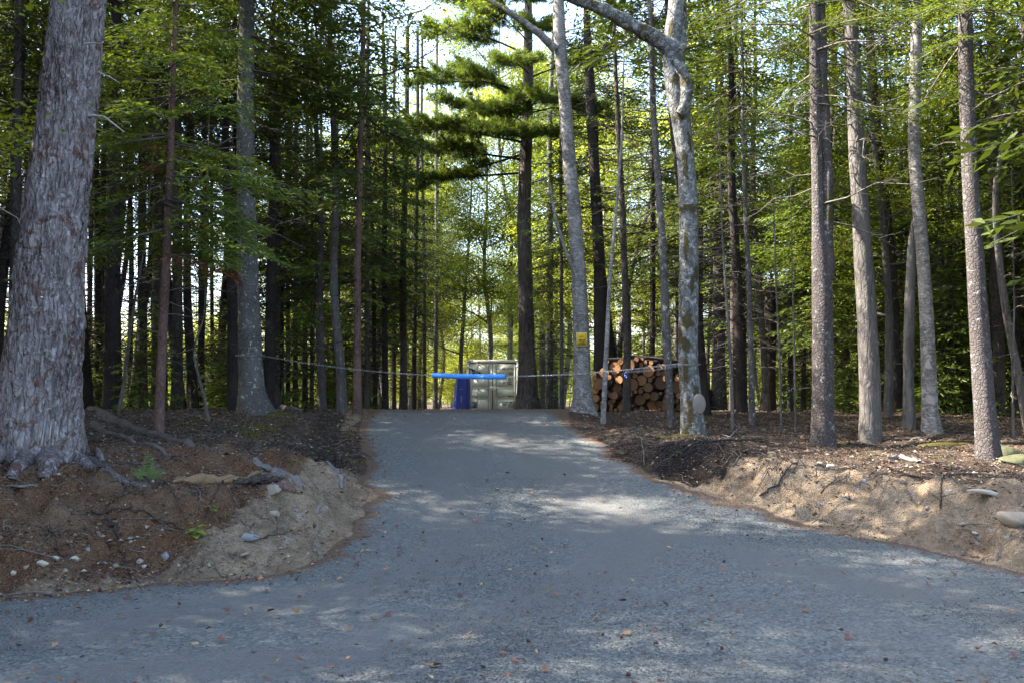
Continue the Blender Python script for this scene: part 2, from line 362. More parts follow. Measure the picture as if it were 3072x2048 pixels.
M['litter'] = chip_mat('litter', [(0, (.04, .026, .018)), (.3, (.10, .05, .028)), (.55, (.17, .10, .06)), (.8, (.25, .18, .125)), (1, (.36, .31, .26))], spec=.3)
M['red_leaf'] = chip_mat('red_leaf', [(0, (.08, .024, .018)), (.35, (.14, .042, .026)), (.6, (.21, .085, .035)), (.85, (.36, .17, .06)), (1, (.42, .27, .13))], .6, .35)
M['stone'] = simple('stone', (.25, .215, .17), .9, ns=18, var=.3, bd=.01, spec=.2)
M['stone_grey'] = simple('stone_grey', (.20, .20, .205), .9, ns=18, var=.3, bd=.01, spec=.2)
M['stone_pale'] = simple('stone_pale', (.36, .32, .26), .9, ns=18, var=.2, bd=.01, spec=.2)
M['moss_rock'] = simple('moss_rock', (.085, .088, .05), .95, ns=14, var=.5, bd=.015, spec=.1)
def wood_mat(name, c1, c2, axis_scale=(1, 12, 12), rough=.85):
    s = NT(name); v = s.mapped(axis_scale); n = s.noise(v, 5, 7, .7, .3)
    s.bsdf(s.mix(s.ramp(n, [(.35, 0.0), (.65, 1.0)]), c2, c1), rough, s.bump(n, .006, 1.0), spec=.2); return s.m
M['wood_tan'] = wood_mat('wood_tan', (.34, .215, .11), (.075, .05, .035), (1.5, 30, 30))
M['wood_grey'] = wood_mat('wood_grey', (.24, .225, .22), (.06, .05, .046), (3, 30, 30))
M['wood_white'] = wood_mat('wood_white', (.40, .375, .36), (.16, .13, .115), (12, 12, 1))
# sawn ends
def end_mat(name, c1, c2, c3):
    s = NT(name); v = s.mapped(); oi = s.n('ShaderNodeObjectInfo')
    wv = s.n('ShaderNodeTexWave', wave_type='RINGS', rings_direction='Y'); wv.inputs['Scale'].default_value = 9; wv.inputs['Distortion'].default_value = 2.5; wv.inputs['Detail'].default_value = 3; s.l(v, wv.inputs[0])
    c = s.mix(oi.outputs['Random'], c1, c3); c = s.mix(s.math('MULTIPLY', wv.outputs['Fac'], .35), c, c2)
    c = s.mix(s.math('MULTIPLY', s.ramp(s.noise(v, 5, 5, .7), [(.5, 0.0), (.68, 1.0)]), .55), c, c2)
    s.bsdf(c, .8, spec=.2); return s.m
M['log_end'] = end_mat('log_end', (.48, .23, .095), (.11, .055, .03), (.15, .09, .05))
M['disc'] = end_mat('disc', (.20, .175, .155), (.10, .085, .075), (.21, .18, .16))
M['container'] = simple('container', (.68, .665, .58), .95, ns=8, var=.04, spec=.04)
M['container_dark'] = simple('container_dark', (.025, .026, .028), .7)
M['rod'] = simple('rod', (.24, .24, .215), .5, var=.2)
M['black_print'] = simple('black_print', (.025, .028, .03), .6)
M['blue_print'] = simple('blue_print', (.06, .08, .30), .6)
M['white_print'] = simple('white_print', (.7, .7, .72), .6)
M['plate_blue'] = simple('plate_blue', (.10, .125, .17), .4)
M['tarp'] = simple('tarp', (.014, .032, .26), .45, ns=5, var=.3, bd=.0)
M['foam'] = simple('foam', (.06, .26, .72), .55, ns=60, var=.06, bd=.0015, spec=.3)
M['foam_label'] = simple('foam_label', (.10, .38, .82), .5, var=.05)
M['chain'] = simple('chain', (.34, .36, .39), .42, 1.0, var=.25)
M['sign_yellow'] = simple('sign_yellow', (.75, .47, .012), .5, var=.08)
M['sign_cream'] = simple('sign_cream', (.66, .60, .30), .6, var=.1)
M['sign_ink'] = simple('sign_ink', (.035, .022, .008), .6)
M['padlock_blue'] = simple('padlock_blue', (.012, .05, .36), .4)
M['fern'] = leaf_mat('fern', [(.08, .16, .04), (.13, .22, .07)], .4)
M['seedling'] = leaf_mat('seedling', [(.10, .20, .02), (.19, .27, .03), (.40, .24, .05)], .4)

# ------------------------------------------------------------------ ground sheet and gravel drive
def graded(a, b, lo, hi, fine, grow=1.07, maxd=6.0):
    c = list(np.arange(lo, hi + fine / 2, fine)); d = fine; x = c[-1]
    while x < b: d = min(d * grow, maxd); x += d; c.append(x)
    d = fine; x = c[0]; pre = []
    while x > a: d = min(d * grow, maxd); x -= d; pre.append(x)
    return np.array(pre[::-1] + c)
GRID = {}
def sheet(name, xs, ys, zfun, mat, attrs, keep=None):
    X, Y = np.meshgrid(xs, ys); Z = zfun(X, Y); nx, ny = len(xs), len(ys)
    GRID[name] = (xs, ys, Z)
    i = np.arange(ny - 1)[:, None] * nx + np.arange(nx - 1)[None]
    f = np.stack([i, i + 1, i + nx + 1, i + nx], -1).reshape(-1, 4)
    if keep is not None:
        k = keep(X, Y).ravel(); f = f[k[f].any(1)]
    used = np.unique(f); remap = np.zeros(nx * ny, np.int64); remap[used] = np.arange(len(used))
    mb = MB(); mb.add(np.stack([X, Y, Z], -1).reshape(-1, 3)[used], remap[f]); me = mb.mesh(name, mat, True)
    for an, fn in attrs.items():
        a = me.attributes.new(an, 'FLOAT', 'POINT'); a.data.foreach_set('value', np.asarray(fn(X, Y), np.float32).ravel()[used])
    return link(name, me)
def band(s, lo, hi, k=.25): return smooth((s - lo) / k) * (1 - smooth((s - hi) / k))
def a_sand(x, y):
    s, sL, sR = fields(x, y)
    left = band(s, -.4, .62, .45) * smooth((x + 3.6) / 1.2) * smooth((13.5 - y) / 2) + band(s, -.2, .25, .3) * .6 * (x <= -3)
    right = band(s, -.6, 1.05, .45) * smooth((13.0 - y) / 1.2) + .8 * smooth((x - 4.8) / 1.0) * smooth((10.8 - y) / 1.2) * (s > 0)
    return np.where(x < 0, left, right) * (y > 0)
def a_needle(x, y):
    s, sL, sR = fields(x, y)
    l = smooth((s + .2) / .5) * smooth((-x - 1.5) / 1.2) * smooth((13 - y) / 2.5)
    return np.where(x < 0, l * 1.1, .25 * smooth((x - 3) / 2) * smooth((13 - y) / 2)) * (y > 0)
def a_humus(x, y):
    s, sL, sR = fields(x, y)
    r = band(s, .95, 1.35, .2) * smooth((13.5 - y) / 1.5) * .62 * (.5 + .9 * smooth((4.6 - x) / 1.5)) + band(s, .0, 1.2, .3) * smooth((y - 11.4) / .8) * smooth((15.2 - y) / 1.5) * 1.0
    l = band(s, .1, .8, .3) * smooth((y - 11.5) / 1.5) * smooth((20 - y) / 2) * .50
    return np.where(x < 0, l, r) * (y > 0)
xs = graded(-180, 180, -8.5, 8.5, .055); ys = graded(-60, 320, 6.0, 17.0, .055)
tag(sheet('ground', xs, ys, lambda x, y: H(x, y), M['ground'], {'sand': a_sand, 'needle': a_needle, 'humus': a_humus}), 'forest floor of brown litter with cut sandy banks beside the drive', kind='structure')
gx_, gy_, _ = GRID['ground']; GX_, GY_ = np.meshgrid(gx_, gy_); S_GRID = fields(GX_, GY_)[0]; Z_GRID = GRID['ground'][2]
def interp_grid(V, x, y):
    x = np.atleast_1d(np.asarray(x, float)); y = np.atleast_1d(np.asarray(y, float))
    i = np.clip(np.searchsorted(gx_, x) - 1, 0, len(gx_) - 2); j = np.clip(np.searchsorted(gy_, y) - 1, 0, len(gy_) - 2)
    a = np.clip((x - gx_[i]) / (gx_[i + 1] - gx_[i]), 0, 1); b = np.clip((y - gy_[j]) / (gy_[j + 1] - gy_[j]), 0, 1)
    return (V[j, i] * (1 - a) + V[j, i + 1] * a) * (1 - b) + (V[j + 1, i] * (1 - a) + V[j + 1, i + 1] * a) * b
def S0(x, y): return float(interp_grid(S_GRID, x, y)[0])
def H(x, y, detail=True): return interp_grid(Z_GRID, x, y)
xs = graded(-70, 70, -7.5, 7.5, .07, 1.06, 2.0); ys = graded(-6, 49, 4.0, 22.0, .07, 1.05, 1.0)
def a_rut(x, y):
    s, sL, sR = fields(x, y); w1 = .25 * fbm(y * .35, x * .2, 0, 2, 50.0); g_ = lambda v: np.exp(-(v / .34) ** 2)
    return (g_(sL + 1.15 + w1) + g_(sL + 2.75 + w1) + .7 * g_(sR + 1.5 - w1)) * smooth((y - 4.0) / 2)
def z_drive(x, y):
    s = fields(x, y)[0]
    q = 1 - .7 * smooth((y - 9) / 4)
    return ZR(y) - .022 * a_rut(x, y) * q + .020 * q * fbm(x * 1.1, y * 1.1, 0, 3, 3.0) + .006 * fbm(x * 9, y * 9, 0, 2, 6.0) - np.clip(s, 0, 1) * .35
tag(sheet('gravel_drive', xs, ys, z_drive, M['gravel'], {'rut': a_rut, 'edge': lambda x, y: smooth((fields(x, y)[0] + .55) / .7) + smooth((y - 17) / 2.5) * .62}, keep=lambda x, y: fields(x, y)[0] < .25), 'grey blue crushed gravel drive climbing to the crest between the trees', kind='structure')

# stones as geometry
def lump(n_sub, seed, amp=.25, squash=(1, 1, 1)):
    import bmesh
    bm = bmesh.new(); bmesh.ops.create_icosphere(bm, subdivisions=n_sub, radius=1.0)
    v = np.array([q.co[:] for q in bm.verts]); f = np.array([[q.index for q in p.verts] for p in bm.faces]); bm.free()
    v = v * (1 + amp * fbm(v[:, 0] * 1.3, v[:, 1] * 1.3, v[:, 2] * 1.3, 3, seed)[:, None])
    v = np.sign(v) * np.abs(v) ** .9 * np.array(squash)
    return v, f
OCT_V = np.array([(1, 0, 0), (-1, 0, 0), (0, 1, 0), (0, -1, 0), (0, 0, 1), (0, 0, -1)], float)
OCT_F = np.array([(0, 2, 4), (2, 1, 4), (1, 3, 4), (3, 0, 4), (2, 0, 5), (1, 2, 5), (3, 1, 5), (0, 3, 5)])
def scatter_chips(P, size, name, mat, flat=.6, seed=3):
    r = np.random.default_rng(seed); n = len(P)
    q = r.normal(size=(n, 3, 3)); a = unit(q[:, 0]); b = unit(np.cross(a, q[:, 1])); c = np.cross(a, b)
    B = np.stack([a, b, c], 1)
    tv = OCT_V[None] * (1 + .35 * r.uniform(-1, 1, (n, 6, 1))) * np.stack([size, size * r.uniform(.6, 1, n), size * r.uniform(.45, .9, n)], 1)[:, None]
    v = np.einsum('nij,njk->nik', tv, B); v[:, :, 2] *= flat
    v += P[:, None]
    f = (OCT_F[None] + np.arange(n)[:, None, None] * 6).reshape(-1, 3)
    mb = MB(); mb.add(v.reshape(-1, 3), f, np.repeat(r.uniform(0, 1, n), 8)); return link(name, mb.mesh(name, mat))
def sample_region(n, y0, y1, wedge=.63, pad=.4, power=1.0, r=R):
    y = y0 + (y1 - y0) * r.uniform(0, 1, n) ** power
    x = r.uniform(-1, 1, n) * (wedge * y + pad)
    return x, y
x, y = sample_region(170000, 4.0, 12.5, power=1.25); s_ = fields(x, y)[0]; clear = fbm(x * .8, y * .5, 0, 3, 21.0)
k = (s_ < -.02) & (R.uniform(0, 1, len(x)) < .50 + .8 * clear - .35 * np.clip(a_rut(x, y), 0, 1)); x, y = x[k], y[k]
tag(scatter_chips(np.stack([x, y, z_drive(x, y) + .004], 1), R.uniform(.004, .0088, len(x)) * (1 + .9 * (R.uniform(0, 1, len(x)) > .96)), 'crushed_gravel', M['chips']), 'loose blue grey crushed stone covering the near drive', kind='stuff')
x, y = sample_region(26000, 6.8, 15.0); s_ = fields(x, y)[0]; sa = a_sand(x, y)
k = (s_ > 0) & (R.uniform(0, 1, len(x)) < .1 + .55 * sa); x, y = x[k], y[k]
tag(scatter_chips(np.stack([x, y, H(x, y) + .003], 1), .005 + .013 * R.uniform(0, 1, len(x)) ** 3, 'bank_pebbles', M['pebble'], seed=4), 'small tan pebbles and crumbs lying on the cut banks', kind='stuff')
def flakes(P, size, name, mat, seed=5, tilt=.5, fold=.3):
    r = np.random.default_rng(seed); n = len(P); a = r.uniform(0, 2 * PI, n)
    D = unit(np.stack([np.cos(a), np.sin(a), r.normal(0, tilt * .5, n)], 1)); N = unit(np.stack([r.normal(0, tilt, n), r.normal(0, tilt, n), np.ones(n)], 1))
    S = unit(np.cross(D, N)); L = size[:, None]; W = L * r.uniform(.4, .75, (n, 1)); up = np.cross(S, D)
    v = np.stack([P, P + D * L * .5 + S * W * .5 + up * W * fold, P + D * L, P + D * L * .5 - S * W * .5 + up * W * fold], 1)
    f = np.array([(0, 1, 2), (0, 2, 3)])[None] + np.arange(n)[:, None, None] * 4
    mb = MB(); mb.add(v.reshape(-1, 3), f.reshape(-1, 3), np.repeat(r.uniform(0, 1, n), 2)); return link(name, mb.mesh(name, mat))
x, y = sample_region(90000, 7.0, 30.0, power=1.3); s_ = fields(x, y)[0]; sa = a_sand(x, y)
k = (s_ > .15) & (R.uniform(0, 1, len(x)) < (.95 - .78 * np.clip(sa, 0, 1)) * np.where((x < 0) & (y < 13), .7, 1)); x, y = x[k], y[k]
tag(flakes(np.stack([x, y, H(x, y) + .006], 1), R.uniform(.025, .06, len(x)), 'forest_litter', M['litter']), 'dry leaves and flakes of bark lying on the forest floor', kind='stuff')
x, y = sample_region(120000, 6.8, 13.5); k = (x < 0) & (R.uniform(0, 1, len(x)) < np.clip(a_needle(x, y) - .8 * a_sand(x, y), 0, 1) * .8 + .04); x, y = x[k], y[k]; n = len(x)
a = R.uniform(0, 2 * PI, n); P = np.stack([x, y, H(x, y) + .004], 1); D = np.stack([np.cos(a), np.sin(a), R.uniform(-.1, .35, n)], 1); vv, ff = diamonds(P, unit(D), np.array([[0, 0, 1.0]]) + 0 * P, R.uniform(.03, .10, n), R.uniform(.0035, .008, n)); mb = MB(); mb.add(vv, ff, R.uniform(0, .75, n))
tag(link('needle_litter', mb.mesh('needle_litter', M['litter'])), 'rust brown conifer needles and thin debris covering the left bank', kind='stuff')
x, y = sample_region(20000, 6.8, 16.0); s_ = fields(x, y)[0]; k = (s_ > .05) & (fbm(x * 1.2, y * 1.2, 0, 3, 40.0) > .05); x, y = x[k], y[k]
M['clod'] = chip_mat('clod', [(0, (.03, .022, .016)), (.5, (.075, .052, .036)), (1, (.17, .125, .085))])
tag(scatter_chips(np.stack([x, y, H(x, y) + .004], 1), .006 + .030 * R.uniform(0, 1, len(x)) ** 4, 'earth_clods', M['clod'], .8, 14), 'dark crumbs and clods of earth strewn over the banks', kind='stuff')
# leaves gathered along the drive edges and thinly over the gravel
x, y = sample_region(30000, 4.5, 24.0); s_ = fields(x, y)[0]
k = (R.uniform(0, 1, len(x)) < np.where((s_ > -.35) & (s_ < .35), np.where(x < 0, .75, .34), np.where(s_ < 0, .022 + .05 * (y > 17), 0))); x, y = x[k], y[k]
tag(flakes(np.stack([x, y, np.maximum(H(x, y), z_drive(x, y)) + .012], 1), R.uniform(.02, .055, len(x)), 'fallen_leaves', M['red_leaf'], 6, .6), 'red and brown fallen leaves drifted along the drive edges', kind='stuff')
# the larger ones one by one
leaf_meshes = []
for q in range(10):
    r = np.random.default_rng(100 + q); mb = MB(); nn = 9; th = np.linspace(0, 2 * PI, nn, endpoint=False)
    rad = 1 + .28 * np.cos(th * 3 + r.uniform(0, 6)) * (q % 2) + r.uniform(-.12, .12, nn)
    v = np.stack([np.cos(th) * rad, np.sin(th) * rad * .6, .28 * np.abs(np.sin(th)) + r.uniform(-.1, .15, nn)], 1)
    v = np.vstack([v, [0, 0, .03]]); mb.add(v, [(k_, (k_ + 1) % nn, nn) for k_ in range(nn)], q / 9.0)
    mb.tube([(-1, 0, .1), (-1.5, .1, .2)], .04, 3, q / 9.0)
    leaf_meshes.append(mb.mesh('fallen_leaf', M['red_leaf']))
n_leaf = 0
while n_leaf < 210:
    y = 4.7 + 8.5 * random.random() ** 1.3; x = random.uniform(-.6, .6) * y
    if S0(x, y) > -.1: continue
    if x > 0 and random.random() < .35: continue
    o = link('fallen_leaf', random.choice(leaf_meshes), loc=(x, y, float(ZR(y)) + .018))
    o.scale = (random.uniform(.018, .034),) * 3; o.rotation_euler = (random.gauss(0, .35), random.gauss(0, .35), random.uniform(0, 6.3))
    tag(o, 'small curled red brown leaf lying loose on the grey gravel drive', 'leaf', 'fallen leaves on the gravel drive'); n_leaf += 1
cone_m = MB(); v_, f_ = lump(2, 3.0, .3, (1, .8, .75)); cone_m.add(v_, f_, .0); cone_me = cone_m.mesh('pine_cone', chip_mat('cone', [(0, (.05, .022, .018)), (1, (.09, .03, .02))]))
for q in range(16):
    while True:
        y = 5 + 6.5 * random.random(); x = random.uniform(-.5, .55) * y
        if S0(x, y) < -.2: break
    o = link('spruce_cone', cone_me, loc=(x, y, float(ZR(y)) + .02)); o.scale = (.015,) * 3; o.rotation_euler = (0, 0, random.uniform(0, 6))
    tag(o, 'dark round spruce cone lying on the grey gravel drive', 'cone', 'cones dropped on the drive')

# ------------------------------------------------------------------ foliage generators
def conifer(seed, z0, z1, rmax, g=1.0, nper=5, dz=.42, droop=.35, axis=None, low=.6, sway=None, minu=.22, curve=.8, one_side=None, gap=0.0, thin=1.0):
    """returns (foliage MB, branch MB); axis(z) gives the trunk's centre"""
    r = np.random.default_rng(seed); F, Bm = MB(), MB(); z = z0
    while z < z1:
        t = (z - z0) / (z1 - z0); Rr = rmax * max(.08, (1 - t)) ** curve * min(1.0, low + t * 2.5)
        for k in range(nper):
            if r.uniform() < gap: continue
            a = r.uniform(0, 2 * PI)
            if one_side is not None: a = one_side[0] + r.uniform(-1, 1) * one_side[1]
            L = Rr * r.uniform(.6, 1.12); zz = z + r.uniform(-.2, .2); c = np.array([0., 0.]) if axis is None else axis(zz)
            e = np.interp(t, [0, .5, 1], [-.28, .02, .55]) + r.normal(0, .12); dr = droop * L * r.uniform(.5, 1.2)
            def pt(u):
                u = np.asarray(u)[:, None]; bend = .1 * np.sin(u * 3 + a)
                return np.concatenate([c[0] + L * u * math.cos(a) - bend * math.sin(a) * L * .5, c[1] + L * u * math.sin(a) + bend * math.cos(a) * L * .5, zz + L * u * math.tan(e) - dr * u ** 2 * .55 + dr * .25 * u ** 4], 1)
            uu = np.linspace(0, 1, 5); Bm.tube(pt(uu), np.interp(uu, [0, 1], [.006 + .007 * L, .003]), 3)
            nt = max(4, int(L / (.13 * g)) * 2)
            tu = minu + (1 - minu) * (np.arange(nt) + r.uniform(0, 1, nt)) / nt
            side = np.where(np.arange(nt) % 2, 1, -1); ta = a + side * r.uniform(.65, 1.2, nt)
            tl = (.40 * L * (1 - tu) ** .75 + .10 + .05 * g) * r.uniform(.7, 1.15, nt)
            tb = pt(tu); td = unit(np.stack([np.cos(ta), np.sin(ta), r.normal(-.16, .12, nt)], 1))
            # sprays along each twig, both sides
            m = np.maximum(2, (tl / (.055 * g)).astype(int)); idx = np.repeat(np.arange(nt), m); n = len(idx)
            v = (np.arange(n) - np.repeat(np.cumsum(m) - m, m) + r.uniform(0, 1, n)) / m[idx]
            P = tb[idx] + td[idx] * (tl[idx] * v)[:, None]; P[:, 2] -= .18 * tl[idx] * v ** 2
            sg = np.where(r.uniform(0, 1, n) < .5, -1, 1); sa = ta[idx] + sg * r.uniform(.15, .85, n)
            D = unit(np.stack([np.cos(sa), np.sin(sa), r.normal(-.28, .28, n)], 1)); N = unit(np.stack([r.normal(0, .75, n), r.normal(0, .75, n), np.ones(n)], 1))
            vv, ff = diamonds(P, D, N, r.uniform(.09, .17, n) * g, r.uniform(.026, .048, n) * g * thin)
            F.add(vv, ff, np.clip(r.normal(.45, .22, n) + .25 * (v - .5), 0, 1))
        z += dz * r.uniform(.75, 1.25)
    return F, Bm
def pine_foliage(seed, limbs, g=1.0):
    """limbs: list of (start, end, rise, mass radius); tufts gather on the outer part of each limb"""
    r = np.random.default_rng(seed); F, Bm = MB(), MB()
    g0 = g
    for (A, E, rise, mr) in limbs:
        g = g0 * (1.9 if A[2] > 14.4 else 1.0)
        A = np.array(A, float); E = np.array(E, float); L = np.linalg.norm(E - A)
        u = np.linspace(0, 1, 8)[:, None]; P = A + (E - A) * u; P[:, 2] += rise * np.sin(u[:, 0] * PI) + .05 * r.normal(size=8) * u[:, 0]
        Bm.tube(P, np.interp(u[:, 0], [0, 1], [.010 + .009 * L, .005]), 5)
        nt = int(27 * L / g); d = unit(E - A); side = unit(np.cross(d, [0, 0, 1]))
        for k in range(nt):
            q = r.uniform(.28, 1.0); b = A + (E - A) * q; b = b + np.array([0, 0, rise * math.sin(q * PI)])
            tl = mr * r.uniform(.35, 1.3) * (1.2 - .5 * q); dd = unit(d * r.uniform(.2, 1.0) + side * r.choice([-1, 1]) * r.uniform(.4, 1.1) + np.array([0, 0, r.uniform(-.08, .42)]))
            tp = b + dd * tl; Bm.tube([b, (b + tp) / 2 - [0, 0, .03 * tl], tp], [.007, .005, .003], 3)
            nc = max(3, int(tl / (.085 * g)))
            for c in range(nc):
                o = b + dd * tl * (1 - .75 * (c + r.uniform()) / nc) + r.normal(0, .05, 3); m = int(20)
                D = unit(dd * .7 + np.array([0, 0, .35]) + r.normal(0, .65, (m, 3))); N = unit(r.normal(0, 1, (m, 3)))
                vv, ff = diamonds(o + np.zeros((m, 3)), D, N, r.uniform(.11, .20, m) * g, r.uniform(.010, .017, m) * g)
                F.add(vv, ff, np.clip(r.uniform(0, .45) + D[:, 2] * .35 + r.uniform(0, .2, m), 0, 1))
    return F, Bm
def hardwood(seed, z0, z1, rad, nl=13, n2=6, leaves=11000, ls=.075, axis=None, top_w=.6, clump=.42):
    r = np.random.default_rng(seed); F, Bm = MB(), MB(); tips = []
    for k in range(nl):
        t = (k + r.uniform(0, 1)) / nl; zz = z0 + (z1 - z0) * t * .85; c = np.array([0., 0.]) if axis is None else axis(zz)
        a = k * 2.4 + r.uniform(-.5, .5); L = rad * (1 - (1 - top_w) * t) * r.uniform(.6, 1.1) ; rise = L * r.uniform(.35, .9) * (.6 + t)
        A = np.array([c[0], c[1], zz]); E = A + [L * math.cos(a), L * math.sin(a), rise]
        u = np.linspace(0, 1, 5)[:, None]; P = A + (E - A) * u; P[1:-1] += r.normal(0, .05 * L, (3, 3))
        Bm.tube(P, np.interp(u[:, 0], [0, 1], [.012 + .010 * L, .005]), 4)
        for j in range(n2):
            q = r.uniform(.3, 1.0); b = A + (E - A) * q; l = L * r.uniform(.25, .5); aa = a + r.uniform(-1.3, 1.3)
            e = b + [l * math.cos(aa), l * math.sin(aa), l * r.uniform(-.15, .7)]; Bm.tube([b, (b + e) / 2 + r.normal(0, .04, 3), e], [.009, .006, .003], 3)
            tips += [e, (b + e) / 2]
    tips = np.array(tips); w_ = r.uniform(.2, 1, len(tips)); w_ /= w_.sum(); idx = r.choice(len(tips), leaves, p=w_)
    P = tips[idx] + r.normal(0, 1, (leaves, 3)) * np.array([clump, clump, clump * .45])
    a = r.uniform(0, 2 * PI, leaves); D = unit(np.stack([np.cos(a), np.sin(a), r.normal(-.25, .35, leaves)], 1)); N = unit(np.stack([r.normal(0, .6, leaves), r.normal(0, .6, leaves), np.ones(leaves)], 1))
    vv, ff = diamonds(P, D, N, r.uniform(.8, 1.35, leaves) * ls, r.uniform(.5, .8, leaves) * ls)
    F.add(vv, ff, np.clip(r.uniform(0, .5, len(tips))[idx] + r.uniform(0, .45, leaves), 0, 1))
    return F, Bm
def dead_branches(mb, seed, z0, z1, n, lmax, axis=None, rad=None, sub=4, a0=None):
    r = np.random.default_rng(seed)
    for k in range(n):
        z = z0 + (z1 - z0) * (k + r.uniform()) / n; a = r.uniform(0, 2 * PI) if a0 is None else a0 + r.normal(0, .6); L = lmax * r.uniform(.25, 1) ** 1.2
        c = np.array([0., 0.]) if axis is None else axis(z); ex = 0.0 if rad is None else rad(z) * .85
        e = r.normal(-.02, .22); u = np.linspace(0, 1, 5)
        P = np.stack([c[0] + (ex + L * u) * math.cos(a), c[1] + (ex + L * u) * math.sin(a), z + L * u * math.tan(e) - .18 * L * u ** 2], 1); P[1:] += r.normal(0, .03 * L, (4, 3))
        mb.tube(P, np.interp(u, [0, 1], [.006 + .006 * L, .002]), 4)
        for j in range(int(sub * L + 1)):
            q = r.uniform(.25, .95); i = int(q * 4); b = P[i] + (P[min(4, i + 1)] - P[i]) * (q * 4 - i); aa = a + r.choice([-1, 1]) * r.uniform(.4, 1.1); l = L * r.uniform(.15, .42) * (1.2 - q)
            d = np.array([math.cos(aa), math.sin(aa), r.normal(-.1, .25)]); mb.tube([b, b + d * l * .5 + r.normal(0, .02, 3), b + d * l - [0, 0, .05 * l]], [.004, .0032, .0016], 3)
            b2 = b + d * l * .5; aa += r.uniform(-1, 1); mb.tube([b2, b2 + np.array([math.cos(aa), math.sin(aa), r.normal(-.1, .3)]) * l * .4], [.0025, .0012], 3)

# trunks
def trunk_mesh(name, P, rad, mat, n=20, seed=0, flare=1.0, rough=.04, moss=None, per_m=7, knots=0, ridge=None, top_cap=True, roots=5):
    """P: centre points (base first, local), rad: radii. Returns mesh with a 'moss' attribute"""
    P = np.asarray(P, float); rad = np.asarray(rad, float)
    seg = np.r_[0, np.cumsum(np.linalg.norm(np.diff(P, axis=0), axis=1))]; K = max(8, int(seg[-1] * per_m))
    t = seg[-1] * np.linspace(0, 1, K) ** 1.35
    def sp(col):                                # smooth interpolation
        o = np.interp(t, seg, col)
        for _ in range(max(2, K // 14)): o[1:-1] = (o[:-2] + 2 * o[1:-1] + o[2:]) / 4
        return o
    Cx, Cy, Cz = sp(P[:, 0]), sp(P[:, 1]), sp(P[:, 2]); Rr = sp(rad)
    th = np.arange(n) * 2 * PI / n; T, Z = np.meshgrid(th, t)
    hgt = Cz[:, None] - P[0, 2]
    fl = 1.5 * flare * np.exp(-np.clip(hgt - .18, 0, 99) / .30) * (.38 + .34 * np.clip(np.sin(T * roots + seed) + .4 * np.sin(T * (roots + 2) + seed * 2), -1, 1))
    rr = Rr[:, None] * (1 + fl + rough * fbm(np.cos(T) * 2, np.sin(T) * 2, Z * 1.6, 3, seed + .5) + .5 * rough * fbm(np.cos(T) * 7, np.sin(T) * 7, Z * 5, 2, seed))
    if ridge is not None:
        rr = rr + ridge(T, Z, hgt)
    X = Cx[:, None] + rr * np.cos(T); Y = Cy[:, None] + rr * np.sin(T); ZZ = Cz[:, None] + 0 * T
    i = np.arange(K - 1)[:, None] * n; j = np.arange(n)[None]; j2 = (j + 1) % n
    f = np.stack([i + j, i + j2, i + n + j2, i + n + j], -1).reshape(-1, 4)
    mb = MB(); mb.add(np.stack([X, Y, ZZ], -1).reshape(-1, 3), f)
    mo = np.zeros((K, n))
    for (mz, ma, dz_, da) in (moss or []):
        dA = np.abs((T - ma + PI) % (2 * PI) - PI)
        mo = np.maximum(mo, np.exp(-((hgt - mz) / dz_) ** 2) * np.exp(-(dA / da) ** 2))
    tot = K * n
    if top_cap:
        mb.add(np.vstack([np.stack([X[-1], Y[-1], ZZ[-1]], 1), [Cx[-1], Cy[-1], Cz[-1]]]), [(q, (q + 1) % n, n) for q in range(n)]); tot += n + 1
    for _ in range(0): pass
    me = mb.mesh(name, mat, True)
    a = me.attributes.new('moss', 'FLOAT', 'POINT'); val = np.zeros(tot, np.float32); val[:K * n] = mo.ravel(); a.data.foreach_set('value', val)
    ax = lambda z: np.array([np.interp(z, Cz, Cx), np.interp(z, Cz, Cy)])
    rf = lambda z: float(np.interp(z, Cz, Rr))
    return me, ax, rf

def hero(name, label, cat, pts, H_, mat, d=None, crown=None, dead=None, twig='twig', n=22, seed=1, flare=1.0, moss=None, leaf=None, group=None, rough=.04, ridge=None, per_m=7, roots=5, lean_on=.35):
    """pts: (px, py, width px) from the base up, on the 2352 px plate"""
    if d is None: d = G(pts[0][0], pts[0][1])[1]
    Wd = [at(p[0], p[1], d) for p in pts]; base = Wd[0].copy()
    gz = float(H(np.array([base[0]]), np.array([d]))[0])
    s_here = S0(base[0], d)
    if s_here < 0: gz = float(ZR(d))
    rad = [p[2] / 2.296875 * d / FPX / 2 for p in pts]
    P = [w_ - np.array([base[0], d, gz]) for w_ in Wd]; P[0][2] = 0.0
    P = [P[0] + np.array([0, 0, -.35])] + P; rad = [rad[0]] + rad
    if H_ > P[-1][2]:                         # carry the stem on above the frame
        sl_ = (P[-1] - P[-3]) / max(.5, P[-1][2] - P[-3][2]); top = P[-1].copy(); hh = H_ - P[-1][2]
        for q in (.35, .7, 1.0):
            P.append(top + np.array([sl_[0] * lean_on * hh * q, sl_[1] * lean_on * hh * q, hh * q])); rad.append(rad[len(pts)] * (1 - .88 * q))
    me, ax, rf = trunk_mesh('trunk', P, rad, M[mat], n, seed, flare, rough, moss, per_m, ridge=ridge, roots=roots)
    o = empty(name, (base[0], d, gz)); tag(o, label, cat, group); link('trunk', me, o)
    Bm = MB(); used = False
    if crown:
        F, B2 = crown(ax); Bm = B2; used = True
        tag(link('crown', F.mesh('crown', M[leaf]), o), kind='stuff')
    if dead:
        for (z0, z1, nn, L) in dead: dead_branches(Bm, seed * 7 + int(z0 * 10), z0, z1, nn, L, ax, rf)
        used = True
    if used: tag(link('branches', Bm.mesh('branches', M[twig]), o), kind='stuff')
    return o, ax, rf, np.array([base[0], d, gz])

